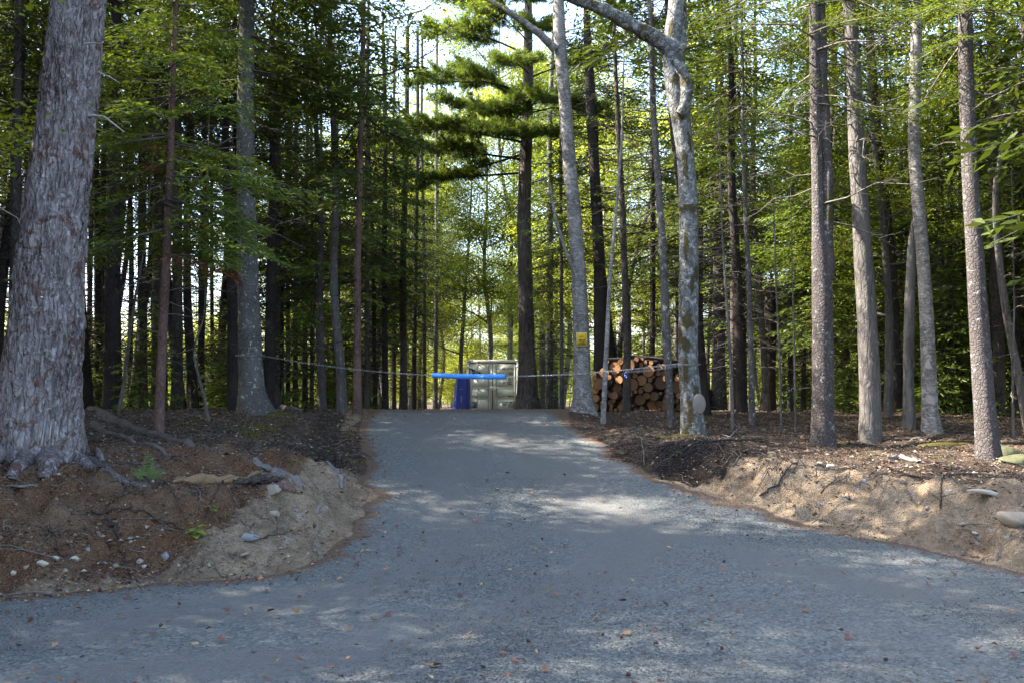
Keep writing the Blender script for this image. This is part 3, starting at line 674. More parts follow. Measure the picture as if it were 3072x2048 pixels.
# ------------------------------------------------------------------ the named trees
# the big leaning spruce at the left, with plated bark and spreading roots
def big_ridge(T, Z, hgt):
    x, y = np.cos(T), np.sin(T)
    n1 = fbm(x * 8 + .5 * fbm(x * 3, y * 3, Z * 2, 2, 4.0), y * 8, Z * 3.0, 3, 1.0); n2 = fbm(x * 16, y * 16, Z * 9, 3, 2.0)
    plates = smooth(np.abs(n1) / .22)
    cav = np.exp(-((((T - 4.84) + PI) % (2 * PI) - PI) / .17) ** 2 - ((hgt - .36) / .22) ** 2) * .0
    n3 = fbm(x * 6 , y * 6, Z * 1.1, 3, 12.0); return .030 * plates + .020 * n3 + .012 * n2 + .10 * np.exp(-hgt / .9) * np.clip(fbm(x * 1.6, y * 1.6, Z * .25, 2, 8.0), -.6, 1) - cav
pts = [(84, 1040, 172), (90, 940, 166), (99, 850, 152), (108, 720, 141), (118, 600, 130), (140, 400, 119), (160, 200, 111), (179, 30, 104), (189, -60, 100)]
spr_ax = {}
def crown_big(ax): return conifer(11, 8.5, 20.0, 3.6, 2.0, 7, .6, .35, ax)
big, bax, brf, bb = hero('leaning_spruce_tree', 'huge leaning spruce with plated grey bark and spreading roots, by far the thickest trunk', 'tree', pts, 19, 'bark_big', d=10.1, crown=crown_big, leaf='spruce', n=150, seed=3, flare=.62, per_m=32, ridge=big_ridge, roots=5, moss=[(.18, 4.93, .15, .17)], twig='twig_dark')  # moss mask here paints the shade of a hollow under the torn wood
def local(o, p): return np.array(p) - np.array(o.location)
# spreading roots of it: curved tapering tubes that follow the ground
def ground_tube(pxs, r0, r1, sink=.3, d0=None, n=9, wob=.03, seed=1, sub=8, lift=0.0):
    Q = np.array([G(*p) if len(p) == 2 else p for p in pxs]); r = np.random.default_rng(seed)
    t = np.linspace(0, len(Q) - 1, sub * (len(Q) - 1) + 1); P = np.stack([np.interp(t, range(len(Q)), Q[:, k]) for k in range(3)], 1)
    for _ in range(3): P[1:-1] = (P[:-2] + 2 * P[1:-1] + P[2:]) / 4
    P[1:-1, :2] += r.normal(0, wob, (len(P) - 2, 2)); rad = np.interp(np.linspace(0, 1, len(P)), [0, 1], [r0, r1]) * (1 + .18 * fbm(np.arange(len(P)) * .35, seed, 0, 2))
    P[:, 2] = H(P[:, 0], P[:, 1]) + rad * (1 - sink * 2) + lift
    return P, rad
bl = np.array(big.location)
ROOTS = [([(70, 1040), (52, 1068), (20, 1098)], .17, .04), ([(104, 1040), (112, 1072), (98, 1100)], .15, .03), ([(135, 1030), (175, 1060), (228, 1078)], .15, .03), ([(20, 1035), (-25, 1062), (-70, 1080)], .19, .05)]
for k, (px, r0, r1) in enumerate([([(165, 935), (235, 957), (310, 987), (420, 1020), (520, 1045)], .15, .03), ([(130, 985), (165, 1020), (200, 1047)], .11, .035), ([(190, 1050), (250, 1085), (330, 1118), (350, 1125)], .06, .03), ([(60, 1010), (25, 1050), (-30, 1075)], .17, .05), ([(215, 975), (300, 1010), (400, 1050)], .07, .03)] + ROOTS):
    P, rad = ground_tube(px, r0, r1, .52, seed=k + 3, wob=.006)
    lf = {0: .34, 1: .30, 3: .30, 5: .50, 6: .42, 7: .45, 8: .55}.get(k, 0); P[:, 2] += lf * np.exp(-np.arange(len(P)) / 2.6)
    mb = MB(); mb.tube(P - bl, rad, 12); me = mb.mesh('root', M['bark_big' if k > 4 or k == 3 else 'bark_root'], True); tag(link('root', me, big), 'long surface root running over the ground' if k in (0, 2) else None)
# torn pale wood at the foot
c = at(113, 985, bb[1] - .80) - bl; mb = MB(); r = np.random.default_rng(5)
for k in range(9):
    x0 = c[0] - .11 + k * .026; top = .20 - .012 * abs(k - 3) + r.uniform(-.02, .03); bot = -.10 - r.uniform(0, .10)
    y0 = c[1] - .03 - .012 * (k % 3); zt, zb_ = c[2] + top * .5, c[2] + bot; tw_ = .004 + .006 * r.uniform(); v = [(x0 - .004, y0, zb_ + .03), (x0 + .019, y0, zb_ + .04), (x0 + .012 + .02 * r.normal() * .3, y0 + .01, zb_), (x0 + .004 + .004 * (4 - k), y0 + .03, zt), (x0 + .02 + .004 * (4 - k), y0 + .03, zt), (x0 + .01, y0 + .06, (zt + zb_) / 2)]
    mb.add(v, [(0, 2, 1), (0, 1, 3), (1, 4, 3), (0, 3, 5), (4, 1, 5), (2, 0, 5), (1, 2, 5), (3, 4, 5)], k / 9)
link('torn_wood', mb.mesh('torn_wood', M['wood_white']), big)
# broken stubs on it
def stub(px, seed, r0=.012, mat='twig_pale', par=big, dd=-.05):
    P = np.array([at(p[0], p[1], bb[1] + dd - .05 * i) for i, p in enumerate(px)]) - bl
    mb = MB(); mb.tube(P, np.linspace(r0, r0 * .35, len(P)), 6, cap=True); link('broken_branch', mb.mesh('broken_branch', M[mat], True), par)
stub([(185, 268), (215, 265), (240, 268), (262, 285), (285, 303)], 1, .018); stub([(90, 328), (70, 326), (55, 327)], 2, .012); stub([(195, 100), (215, 99), (232, 99)], 3, .012, dd=-.3)
stub([(225, 165), (250, 175), (275, 190)], 4, .01); stub([(5, 480), (40, 500), (60, 545), (66, 585)], 6, .008, dd=.3)
mb = MB(); p_ = at(96, 682, bb[1] - .37) - bl; mb.box((-.012, -.01, -.008), (.012, .01, .008), org=p_); link('white_tag', mb.mesh('white_tag', M['white_print']), big)

# slim red-barked hemlock with hanging green sprays
def crown_h(ax): return conifer(21, 3.3, 8.6, 2.5, .82, 7, .34, .45, ax, low=.85, gap=.12)
hemo, hax, hrf, hb = hero('hemlock_sapling', 'slim hemlock with thin red brown trunk and drooping green sprays right of the huge spruce', 'tree', [(365, 993, 24), (369, 880, 22), (376, 700, 21), (384, 560, 19), (389, 430, 17)], 11.5, 'bark_red', crown=crown_h, leaf='hemlock', dead=[(1.0, 3.2, 10, 1.3)], n=14, seed=4, flare=.3, group=None)
F, B2 = conifer(33, 2.7, 4.4, 1.9, .7, 3, .4, .5, hax, gap=.45, low=1); link('brown_sprays', F.mesh('brown_sprays', M['hemlock_brown']), hemo); link('branches', B2.mesh('branches', M['twig']), hemo)

lich = dict(mat='bark_lichen', leaf='spruce')
t_chainL, cax, crf, cb = hero('spruce_tree', 'spruce speckled with grey lichen whose trunk holds the left end of the chain', 'tree', [(590, 948, 84), (578, 915, 62), (576, 860, 56), (572, 700, 49), (566, 500, 43), (564, 300, 40), (566, 100, 36)], 17, d=17, crown=lambda ax: conifer(22, 6.4, 17.5, 3.6, 1.2, 6, .45, .35, ax), dead=[(3.0, 9.0, 46, 2.3), (1.2, 3, 6, .8)], seed=6, flare=.35, n=30, moss=[(.0, 4.7, .35, 2.5)], roots=3, **lich)
link('root', (lambda mb: (mb.tube(ground_tube([(598, 925), (640, 938), (700, 945)], .16, .04, .1, seed=8)[0] - np.array(t_chainL.location), np.linspace(.17, .04, 17), 9), mb.mesh('root', M['bark_lichen'], True))[1])(MB()), t_chainL)
hero('hardwood_tree', 'crooked grey hardwood just left of the thin reddish spruce by the drive', 'tree', [(786, 945, 25), (783, 850, 22), (768, 690, 19), (766, 600, 18), (773, 430, 18), (765, 260, 15), (758, 100, 12)], 16, 'bark_grey', d=19.5, crown=lambda ax: hardwood(31, 6.5, 15.5, 3.3, 14, 6, 11000, .08, ax), leaf='hardwood', seed=7, n=14, flare=.4)
hero('spruce_tree', 'straight thin reddish spruce at the left edge of the drive crest', 'tree', [(820, 948, 21), (821, 850, 18), (821, 600, 16), (827, 400, 14), (833, 150, 12)], 17, 'bark_red', d=18.6, crown=lambda ax: conifer(23, 4.8, 16, 2.5, 1.2, 6, .45, .35, ax), leaf='spruce', dead=[(1.5, 6.5, 44, 1.3)], seed=8, n=14, flare=.4, twig='twig_dark')

# white pine in front of the container
def pine_crown(ax):
    L = []; r = np.random.default_rng(41)
    def w2(px, py, dd): return at(px, py, 29 + dd) - pine_base
    spec = [(1215, 215, 955, 190, -1.5, .25, 1.0), (1215, 130, 985, 75, -1, .3, 1.0), (1215, 60, 1020, 0, 0, .3, 1.0), (1215, 330, 915, 300, -1.5, .2, 1.1), (1215, 370, 900, 345, 0, .15, .9), (1212, 395, 905, 405, .5, -.1, .35),
            (1215, 300, 1010, 235, .8, .2, .9), (1215, 250, 1050, 160, 1, .2, .9), (1215, 180, 1370, 150, .5, .2, .9), (1215, 260, 1400, 265, -.3, .2, .8), (1215, 320, 1100, 300, -2.0, .1, .8), (1215, 320, 1300, 310, -1.5, .1, .7), (1215, 100, 1110, 20, -1.5, .2, 1.0), (1215, 350, 950, 430, 1, .0, .45), (1215, 330, 1180, 300, -2.6, .1, .9), (1215, 250, 1250, 225, -2.4, .1, .9), (1215, 170, 1170, 140, -2.6, .1, .9), (1215, 90, 1240, 60, -2.4, .1, .9), (1215, 20, 1190, -10, -2.6, .1, .9), (1215, 290, 1120, 250, -2, .1, .8)]
    for (x0, y0, x1, y1, dd, rise, mr) in spec: L.append((w2(x0, y0, 0), w2(x1, y1, dd), rise, mr))
    for k in range(34):
        z = 14.5 + 7.5 * k / 34; a = r.uniform(0, 2 * PI); l = (3.9 - .30 * (z - 13)) * r.uniform(.7, 1.1); c_ = ax(z)
        if math.cos(a) < -.2 and abs(math.sin(a)) < .8 and z < 16: l *= .7
        L.append((np.array([c_[0], c_[1], z]), np.array([c_[0] + l * math.cos(a), c_[1] + l * math.sin(a), z + l * .25]), .2, .85))
    return pine_foliage(42, L, 1.15)
pine_base = np.array([at(1212, 940, 29)[0], 29, float(ZR(29))])
hero('white_pine_tree', 'tall white pine standing before the container with tiers of soft green needles', 'tree', [(1212, 940, 62), (1212, 900, 48), (1210, 800, 38), (1207, 650, 34), (1203, 500, 32), (1208, 350, 28), (1213, 200, 24)], 21.5, 'bark_pine', d=29, crown=pine_crown, leaf='pine', dead=[(5.5, 10.5, 12, 2.6)], seed=9, n=28, flare=.35, twig='twig_dark', lean_on=.1)

# birch with the sign
bi_o, biax, birf, bib = hero('birch_tree', 'pale birch curving upward with the yellow sign nailed to its trunk', 'tree', [(1340, 948, 58), (1338, 915, 42), (1337, 850, 39), (1336, 780, 37), (1330, 640, 34), (1318, 480, 33), (1304, 330, 31), (1300, 250, 29), (1288, 130, 29), (1284, 60, 30), (1282, 0, 26)], 14.5, 'bark_birch', d=19.3, seed=10, n=26, flare=.4, crown=lambda ax: hardwood(51, 8.8, 14.5, 3.0, 12, 6, 5200, .08, ax), leaf='hardwood')
L = [at(1274, 112, 19.2), at(1240, 78, 19.0), at(1200, 48, 18.8), at(1150, 15, 18.6), at(1105, -10, 18.4)]; mb = MB(); mb.tube(np.array(L) - bib, [.10, .085, .07, .06, .05], 10); link('limb', mb.mesh('limb', M['bark_birch'], True), bi_o)
L = [at(1326, 640, 19.2), at(1300, 580, 19.0), at(1275, 500, 18.9), at(1262, 420, 18.8)]; mb = MB(); mb.tube(np.array(L) - bib, [.05, .04, .035, .03], 7); link('branches', mb.mesh('branches', M['bark_birch'], True), bi_o)
hero('spruce_tree', 'dark bare-branched spruce right behind the birch with the sign', 'tree', [(1380, 935, 34), (1378, 800, 29), (1377, 600, 27), (1366, 400, 25), (1356, 250, 21), (1348, 60, 17)], 16, 'bark_black', d=26.6, crown=lambda ax: conifer(24, 11.5, 16, 1.9, 1.8, 5, .5, .3, ax), leaf='spruce', dead=[(4.5, 12, 70, 2.9)], seed=11, n=18, flare=.3, twig='twig_dark')
hero('spruce_tree', 'slender dark spruce rising in front of the log stack between two thinner stems', 'tree', [(1440, 945, 19), (1440, 800, 17), (1436, 650, 16), (1428, 450, 14), (1418, 250, 11), (1412, 120, 9)], 13.5, 'bark_dark', d=21, crown=lambda ax: conifer(25, 8.6, 13.5, 1.6, 1.8, 4, .5, .3, ax), leaf='spruce', dead=[(3, 10, 56, 1.9)], seed=12, n=14, flare=.3, twig='twig_dark')
hero('birch_sapling', 'thin pale stem leaning slightly right in front of the log stack', 'tree', [(1385, 955, 13), (1392, 820, 11), (1400, 650, 9), (1415, 480, 7), (1428, 330, 6)], 8.5, 'bark_birch', d=17.5, dead=[(3, 8, 12, .8)], seed=13, n=10, flare=.2)
hero('spruce_tree', 'mossy grey green stem at the right end of the log stack', 'tree', [(1541, 985, 15), (1538, 900, 17), (1530, 760, 21), (1524, 600, 19), (1512, 420, 16), (1500, 250, 13)], 12, 'bark_lichen', d=16.4, crown=lambda ax: conifer(26, 7.0, 12, 1.7, 1.8, 4, .5, .3, ax), leaf='spruce', dead=[(2, 8, 36, 1.6)], seed=14, n=14, flare=.15)

# maple with moss patches, a fork and a sawn branch scar
mo = [(.7, 4.4, .35, .35), (1.45, 4.2, .3, .5), (2.9, 4.9, .3, .3), (3.6, 4.2, .3, .4), (5.0, 4.4, .4, .5), (5.4, 5.2, .3, .3), (7.3, 4.3, .5, .45), (8.9, 4.7, .5, .5), (.28, 3.9, .5, .55), (1.02, 5.1, .22, .45), (1.9, 4.3, .16, .9), (2.28, 4.5, .22, .9), (2.02, 3.6, .3, .5), (3.15, 5.4, .2, .45), (4.25, 4.7, .09, 2.2), (5.9, 4.5, .12, .8), (6.5, 4.4, .12, .5), (8.4, 4.5, .12, .9), (9.3, 4.6, .3, .9), (10.0, 4.4, .3, .8)]
mp_o, max_, mrf, mpb = hero('maple_tree', 'thick pale grey maple with dark moss patches and a sawn branch scar holding the chain', 'tree', [(1592, 1003, 56), (1590, 960, 50), (1586, 900, 47), (1581, 850, 45), (1580, 740, 45), (1583, 600, 44), (1581, 470, 43), (1577, 380, 41), (1568, 300, 42), (1556, 230, 50), (1548, 160, 52), (1542, 110, 44), (1548, 50, 38), (1556, -10, 36)], 16, 'bark_maple', seed=15, n=40, flare=.25, moss=mo, rough=.06, per_m=14, d=15.2, crown=lambda ax: hardwood(52, 9.0, 16, 3.2, 13, 6, 6500, .07, ax), leaf='hardwood', dead=[(6.6, 8, 4, 1.2)])
def limb(o, base, L, rad, mat, name='limb', n=14, cap=True):
    P = np.array(L) - base; K = len(P); t = np.linspace(0, K - 1, (K - 1) * 6 + 1); Q = np.stack([np.interp(t, range(K), P[:, k]) for k in range(3)], 1)
    for _ in range(4): Q[1:-1] = (Q[:-2] + 2 * Q[1:-1] + Q[2:]) / 4
    rr = np.interp(t, range(K), rad) * (1 + .12 * fbm(t * 2.7, 0, 0, 3, 5.0)); Q = Q + .012 * np.stack([fbm(t * 2, 3, 0, 2), 0 * t, fbm(t * 2, 9, 0, 2)], 1); mb = MB(); mb.tube(Q, rr, n, cap=cap)
    me = mb.mesh(name, M[mat], True); a = me.attributes.new('moss', 'FLOAT', 'POINT'); n_ = len(me.vertices); a.data.foreach_set('value', (.35 + .3 * fbm(np.arange(n_) * .01, 0, 0, 2)).astype(np.float32)); return link(name, me, o)
limb(mp_o, mpb, [at(1548, 118, 15.2), at(1520, 96, 15.1), at(1480, 75, 15.0), at(1440, 52, 14.9), at(1390, 22, 14.7), at(1340, 4, 14.6), at(1295, -12, 14.5)], [.18, .15, .125, .12, .11, .10, .09], 'bark_maple')
limb(mp_o, mpb, [at(1561, 262, 14.95), at(1578, 235, 14.9), at(1577, 190, 14.9), at(1566, 160, 14.95), at(1548, 135, 15.0)], [.07, .11, .10, .09, .05], 'bark_maple', 'burl')
limb(mp_o, mpb, [at(1555, 130, 15.2), at(1566, 80, 15.3), at(1562, 40, 15.4), at(1566, -20, 15.5)], [.1, .11, .10, .09], 'bark_maple')
mb = MB(); ce = at(1606, 926, 15.0) - mpb; th = np.arange(28) * 2 * PI / 28
def disc(mb, c, rx, rz, yaw, thick=.035, dome=.0):
    ring = []; R_ = Matrix.Rotation(yaw, 3, 'Z')
    for yy, k in ((thick, 1.06), (-thick * .2, 1.04), (-thick * .4, .97)): ring.append(np.array([list(R_ @ Vector((rx * k * math.cos(a), yy, rz * k * math.sin(a)))) for a in th]) + c)
    v = np.vstack(ring + [[c + np.array(list(R_ @ Vector((0, -thick * .42, 0))))]]); n = len(th); f4 = [(i * n + j, i * n + (j + 1) % n, (i + 1) * n + (j + 1) % n, (i + 1) * n + j) for i in (0, 1) for j in range(n)]
    mb.add(v, f4); nv = len(v); mb.f[3].append(np.array([(2 * n + j, 2 * n + (j + 1) % n, 3 * n) for j in range(n)]) + mb.n - nv); mb.a[3].append(np.zeros(n, np.float32)); mb.m[3].append(np.zeros(n, np.int32))
disc(mb, np.zeros(3), .108, .165, .12); scar = link('sawn_scar', mb.mesh('sawn_scar', M['disc']), mp_o, tuple(ce))
mb = MB(); mb.tube([ce + [0, .03, 0], ce + [-.06, .22, .03]], [.10, .13], 20); link('branch_collar', mb.mesh('branch_collar', M['bark_maple'], True), mp_o)

hero('spruce_tree', 'thin lichen-spotted spruce standing right of the mossy maple', 'tree', [(1727, 978, 15), (1726, 850, 14), (1720, 650, 12), (1711, 450, 11), (1706, 300, 9), (1706, 180, 8)], 11.5, 'bark_lichen', d=17.2, crown=lambda ax: conifer(27, 5.4, 11.5, 1.9, .95, 5, .45, .3, ax, thin=.7), leaf='hemlock', dead=[(2, 7.5, 26, 1.5)], seed=16, n=12, flare=.3)
hero('hardwood_tree', 'dark thick short-forked trunk in shade behind the thin lichen-spotted spruce', 'tree', [(1764, 945, 34), (1766, 860, 30), (1768, 760, 28), (1770, 690, 27), (1772, 650, 18)], 3.9, 'bark_black', d=25, seed=17, n=16, flare=.4, dead=[(2.5, 3.8, 6, 1.4)], twig='twig_dark')
hero('hardwood_tree', 'pale forked hardwood leaning left out of the dark short-forked trunk', 'tree', [(1762, 940, 16), (1752, 780, 15), (1740, 640, 15), (1731, 480, 13), (1728, 350, 12), (1735, 220, 10)], 14, 'bark_grey', d=24.0, crown=lambda ax: hardwood(53, 6.5, 14, 3.2, 12, 6, 6500, .085, ax), leaf='hardwood_y', seed=18, n=14, flare=.2)
tw_o, twax, twrf, twb = hero('twin_spruce_tree', 'dark purple brown spruce splitting into twin stems, left of the straight grey trunk', 'tree', [(1893, 1018, 54), (1890, 960, 49), (1890, 850, 47), (1889, 700, 46), (1886, 600, 44), (1879, 540, 27), (1878, 430, 26), (1874, 300, 25), (1872, 150, 24), (1869, 0, 23)], 16, 'bark_purple', d=13.8, crown=lambda ax: conifer(28, 5.6, 12, 2.5, .85, 5, .5, .35, ax, minu=.3, gap=.2, thin=.65), leaf='spruce', dead=[(3.5, 8, 26, 2.2)], seed=19, n=28, flare=.25)
limb(tw_o, twb, [at(1895, 640, 13.8), at(1902, 560, 13.78), at(1901, 430, 13.78), at(1896, 300, 13.78), at(1888, 150, 13.8), at(1884, 0, 13.8), at(1882, -150, 13.8)], [.12, .10, .085, .08, .08, .075, .07], 'bark_purple', 'second_stem', 18)
hero('spruce_tree', 'straight grey trunk with dappled sun patches between the twin spruce and the dead snag', 'tree', [(2000, 1012, 50), (1999, 950, 47), (1997, 850, 46), (1990, 700, 44), (1981, 550, 40), (1971, 400, 38), (1962, 200, 34), (1953, 0, 30)], 17, 'bark_grey', d=14.3, crown=lambda ax: conifer(29, 7.0, 14, 2.6, .95, 5, .5, .35, ax, thin=.7), leaf='spruce', dead=[(4, 9.5, 16, 2.0)], seed=20, n=26, flare=.15)
hero('dead_snag', 'weathered barkless dead snag leaning against the birch between two living trunks', 'dead tree', [(2088, 988, 28), (2087, 900, 24), (2087, 800, 23), (2090, 700, 23), (2092, 600, 20), (2094, 530, 12), (2096, 505, 4)], 0, 'bark_snag', d=16.3, seed=21, n=14, flare=.3, rough=.12)
hero('birch_tree', 'silvery birch rising beside the dead grey snag', 'tree', [(2140, 1003, 44), (2136, 950, 35), (2133, 850, 33), (2127, 700, 30), (2118, 560, 29), (2107, 440, 28), (2098, 330, 27), (2104, 150, 26), (2106, 0, 24)], 15, 'bark_birch', d=15.7, crown=lambda ax: hardwood(54, 9.3, 15, 2.8, 11, 6, 5200, .08, ax), leaf='hardwood', dead=[(4.5, 9, 14, 1.8)], seed=22, n=24, flare=.4, moss=[(.15, 4.4, .25, .9)])
hero('spruce_tree', 'purple grey spruce with a white lichen patch standing on the right bank nearest the drive', 'tree', [(2272, 1088, 58), (2268, 1030, 50), (2262, 930, 46), (2252, 800, 43), (2240, 600, 38), (2228, 400, 35), (2219, 200, 33), (2216, 0, 32)], 15, 'bark_purple', d=12.1, crown=lambda ax: conifer(30, 5.9, 11, 2.4, .75, 5, .5, .35, ax, thin=.6), leaf='hemlock', dead=[(4.2, 7.5, 14, 2.0)], seed=23, n=30, flare=.22)
hero('hardwood_tree', 'crooked pale hardwood bending left then right at the right edge of the photo', 'tree', [(2362, 955, 19), (2340, 860, 18), (2315, 740, 17), (2297, 620, 16), (2287, 500, 15), (2288, 400, 14), (2310, 320, 12), (2338, 230, 9)], 9, 'bark_grey', d=14.8, crown=lambda ax: hardwood(55, 5.6, 9, 2.2, 9, 5, 2600, .075, ax), leaf='hardwood_y', dead=[(2, 6, 10, 1.4)], seed=24, n=12, flare=.1)
hero('spruce_tree', 'thick dark spruce behind the crooked pale hardwood at the right edge', 'tree', [(2292, 965, 34), (2290, 800, 31), (2288, 600, 29), (2284, 400, 26), (2280, 200, 22)], 17, 'bark_dark', d=19.5, crown=lambda ax: conifer(36, 6.0, 17, 2.9, 1.7, 5, .5, .35, ax), leaf='spruce', dead=[(2, 6, 20, 2.0)], seed=25, n=18, flare=.2, twig='twig_dark')

# trunks of the shaded stand on the left, each where it stands in the photograph
stand = [(258, 38, 20, 'broad dark trunk, the widest of those just right of the huge spruce'), (325, 21, 24, None), (226, 18, 25, None), (363, 28, 22, 'dark trunk showing behind the slim red hemlock'), (407, 25, 21, 'dark trunk between the slim red hemlock and the chain tree, the thicker one'), (461, 15, 26, 'slim dark trunk in the bright gap left of the chain tree'), (435, 12, 29, None), (539, 13, 23, 'thin dark trunk touching the left side of the chain tree'), (627, 27, 24, 'dark leaning trunk just right of the chain tree'), (648, 11, 29, None), (661, 10, 31, None), (678, 12, 27, None), (700, 12, 30, None), (716, 9, 33, None), (740, 9, 36, None), (842, 12, 26, None), (862, 10, 32, None), (885, 14, 30, None), (905, 9, 36, None), (926, 16, 31, 'dark straight trunk left of the blue tarp, thickest of its cluster'), (950, 11, 35, None), (975, 9, 38, None), (1000, 10, 40, None), (203, 12, 30, None), (300, 12, 31, None), (488, 9, 34, None), (1262, 16, 33, 'brown crooked trunk right of the white pine'), (1290, 9, 27, 'very thin dark trunk left of the birch with the sign'), (1650, 30, 26, 'broad shaded trunk right of the mossy maple'), (1683, 14, 24, None), (1845, 10, 27, None), (1915, 14, 24, None), (1945, 12, 27, None), (2040, 12, 24, None), (2160, 14, 22, None), (2185, 12, 25, None), (2205, 10, 28, None), (1610, 12, 30, None), (1815, 12, 30, None), (1870, 9, 33, None), (2075, 9, 33, None), (2335, 14, 21, None), (30, 26, 18, 'dark trunk half hidden behind the left edge of the huge spruce'), (1497, 14, 30, None)]
stand_obs = []
for k, (px, wd, d, lab) in enumerate(stand):
    r = np.random.default_rng(300 + k); x0 = at(px, 940, d)[0]
    if S0(x0, d) < -.1 and d < 26: d = 27
    zb = CAMZ + .0; ys_ = 948 - (d > 26) * 6
    lean = r.normal(0, 7) - (10 if px < 700 and wd > 20 else 0) * -1
    p = [(px, ys_, wd * 1.25), (px + lean * .1, 850, wd), (px + lean * .3 + r.normal(0, 2), 600, wd * .92), (px + lean * .6 + r.normal(0, 3), 300, wd * .75), (px + lean, 60, wd * .6)]
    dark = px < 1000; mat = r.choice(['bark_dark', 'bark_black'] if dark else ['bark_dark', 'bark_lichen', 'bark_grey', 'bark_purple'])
    hh = r.uniform(13.5, 17.5) if wd > 12 else r.uniform(11, 14.5); hh = 10.5 if 895 < px < 1010 else hh; z0 = r.uniform(4.2, 6.6) if px > 560 and dark else r.uniform(5.5, 8)
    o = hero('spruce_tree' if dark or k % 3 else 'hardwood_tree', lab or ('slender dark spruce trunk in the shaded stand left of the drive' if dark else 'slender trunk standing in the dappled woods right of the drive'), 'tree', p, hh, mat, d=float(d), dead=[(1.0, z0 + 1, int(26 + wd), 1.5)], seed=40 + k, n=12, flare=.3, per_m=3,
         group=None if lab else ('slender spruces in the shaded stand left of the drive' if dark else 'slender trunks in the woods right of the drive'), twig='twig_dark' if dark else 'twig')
    stand_obs.append((o[0], o[1], hh, 'bare' if px < 620 or 940 < px < 1010 else 'spruce' if dark or k % 2 else 'fir'))

# thin bare hardwood saplings on the left
for k, (pts_, lab) in enumerate([([(480, 965, 9), (466, 900, 8), (440, 800, 6), (470, 735, 4)], 'thin grey sapling curving left beside the chain tree on its left'), ([(272, 945, 10), (285, 880, 9), (298, 760, 7), (318, 640, 5), (335, 560, 4)], 'thin pale sapling leaning right between the huge spruce and slim hemlock'), ([(245, 935, 9), (225, 800, 8), (205, 700, 7), (200, 560, 6)], 'thin grey sapling leaning left beside the huge spruce'), ([(640, 940, 6), (665, 790, 5), (690, 640, 4), (705, 560, 3)], 'wiry sapling leaning right just past the left chain tree'), ([(1795, 985, 6), (1790, 800, 5), (1782, 650, 4)], None), ([(1828, 990, 5), (1825, 820, 5), (1820, 640, 3)], 'whip-thin pale stem left of the twin spruce'), ([(1683, 985, 8), (1680, 850, 8), (1668, 680, 6), (1660, 560, 5)], 'thin whitish stem right of the mossy maple and its sawn scar'), ([(2328, 1010, 8), (2325, 880, 6), (2330, 700, 4)], 'thin pale stem beyond the right bank spruce')]):
    hero('bare_sapling', lab or 'bare thin stem left of the whip-thin stem by the twin spruce', 'sapling', pts_, 6.5, 'bark_grey', seed=90 + k, n=8, flare=.2, dead=[(.6, 3, 7, .7)], twig='twig')

# ------------------------------------------------------------------ woods beyond: copies of a few kinds of tree
def template(kind, seed):
    r = np.random.default_rng(seed); hh = {'spruce': 16, 'bare': 16.5, 'fir': 13, 'hardwood': 14, 'pine': 17, 'sapling': 2.6, 'shrub': 4.2, 'birch': 13, 'roadside': 17}[kind]
    bend = r.normal(0, .25, (5, 2)).cumsum(0) * (hh / 16); zz = np.linspace(0, hh, 6); P = np.zeros((6, 3)); P[:, 2] = zz; P[1:, :2] = bend; P[0, 2] = -.4
    r0 = {'spruce': .15, 'bare': .16, 'fir': .11, 'hardwood': .13, 'pine': .2, 'sapling': .03, 'shrub': .04, 'birch': .11, 'roadside': .2}[kind]
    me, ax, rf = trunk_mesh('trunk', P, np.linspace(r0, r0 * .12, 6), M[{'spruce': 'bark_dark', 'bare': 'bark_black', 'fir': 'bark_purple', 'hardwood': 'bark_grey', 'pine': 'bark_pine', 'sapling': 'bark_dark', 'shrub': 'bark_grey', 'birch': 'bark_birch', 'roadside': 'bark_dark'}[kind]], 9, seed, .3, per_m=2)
    if kind == 'spruce': F, B = conifer(seed, 4.8, hh, 2.4, 1.15, 6, .55, .40, ax, minu=.2); dead_branches(B, seed, .8, 6.5, 70, 1.8, ax, rf, 6)
    elif kind == 'bare': F, B = conifer(seed, 8.6, hh, 2.5, 1.3, 6, .6, .40, ax, minu=.2); dead_branches(B, seed, .8, 9, 90, 2.0, ax, rf, 6)
    elif kind == 'fir': F, B = conifer(seed, 2.2, hh, 2.3, 1.15, 6, .5, .35, ax); dead_branches(B, seed, .8, 3.5, 16, 1.2, ax, rf)
    elif kind == 'sapling': F, B = conifer(seed, .25, hh, 1.0, 1.0, 6, .16, .25, ax, low=1)
    elif kind == 'pine':
        L = []
        for k in range(34):
            z = 6.5 + (hh - 6.7) * k / 34; a = r.uniform(0, 2 * PI); l = 3.6 * (1 - (k / 34) ** 1.6) * r.uniform(.6, 1.1) + .5; c_ = ax(z); L.append((np.array([*c_, z]), np.array([c_[0] + l * math.cos(a), c_[1] + l * math.sin(a), z + .25 * l]), .15, .8))
        F, B = pine_foliage(seed, L, 2.0)
    elif kind == 'shrub': F, B = hardwood(seed, .4, hh, 1.8, 14, 6, 7500, .085, ax, clump=.42)
    elif kind == 'roadside': F, B = conifer(seed, 3.2, hh, 3.3, 2.3, 6, .55, .35, ax)
    else: F, B = hardwood(seed, 2.8, hh, 3.0, 20, 7, 26000, .078, ax, clump=.42); dead_branches(B, seed, 1.5, 4, 6, 1.3, ax, rf)
    leaf = {'spruce': 'spruce', 'bare': 'spruce', 'fir': 'hemlock', 'hardwood': 'hardwood', 'birch': 'hardwood_y', 'pine': 'pine', 'sapling': 'hemlock', 'shrub': 'hardwood_y', 'roadside': 'spruce'}[kind]
    return me, F.mesh('crown', M[leaf]), B.mesh('branches', M['twig' if kind in ('hardwood', 'birch', 'shrub') else 'twig_dark'])
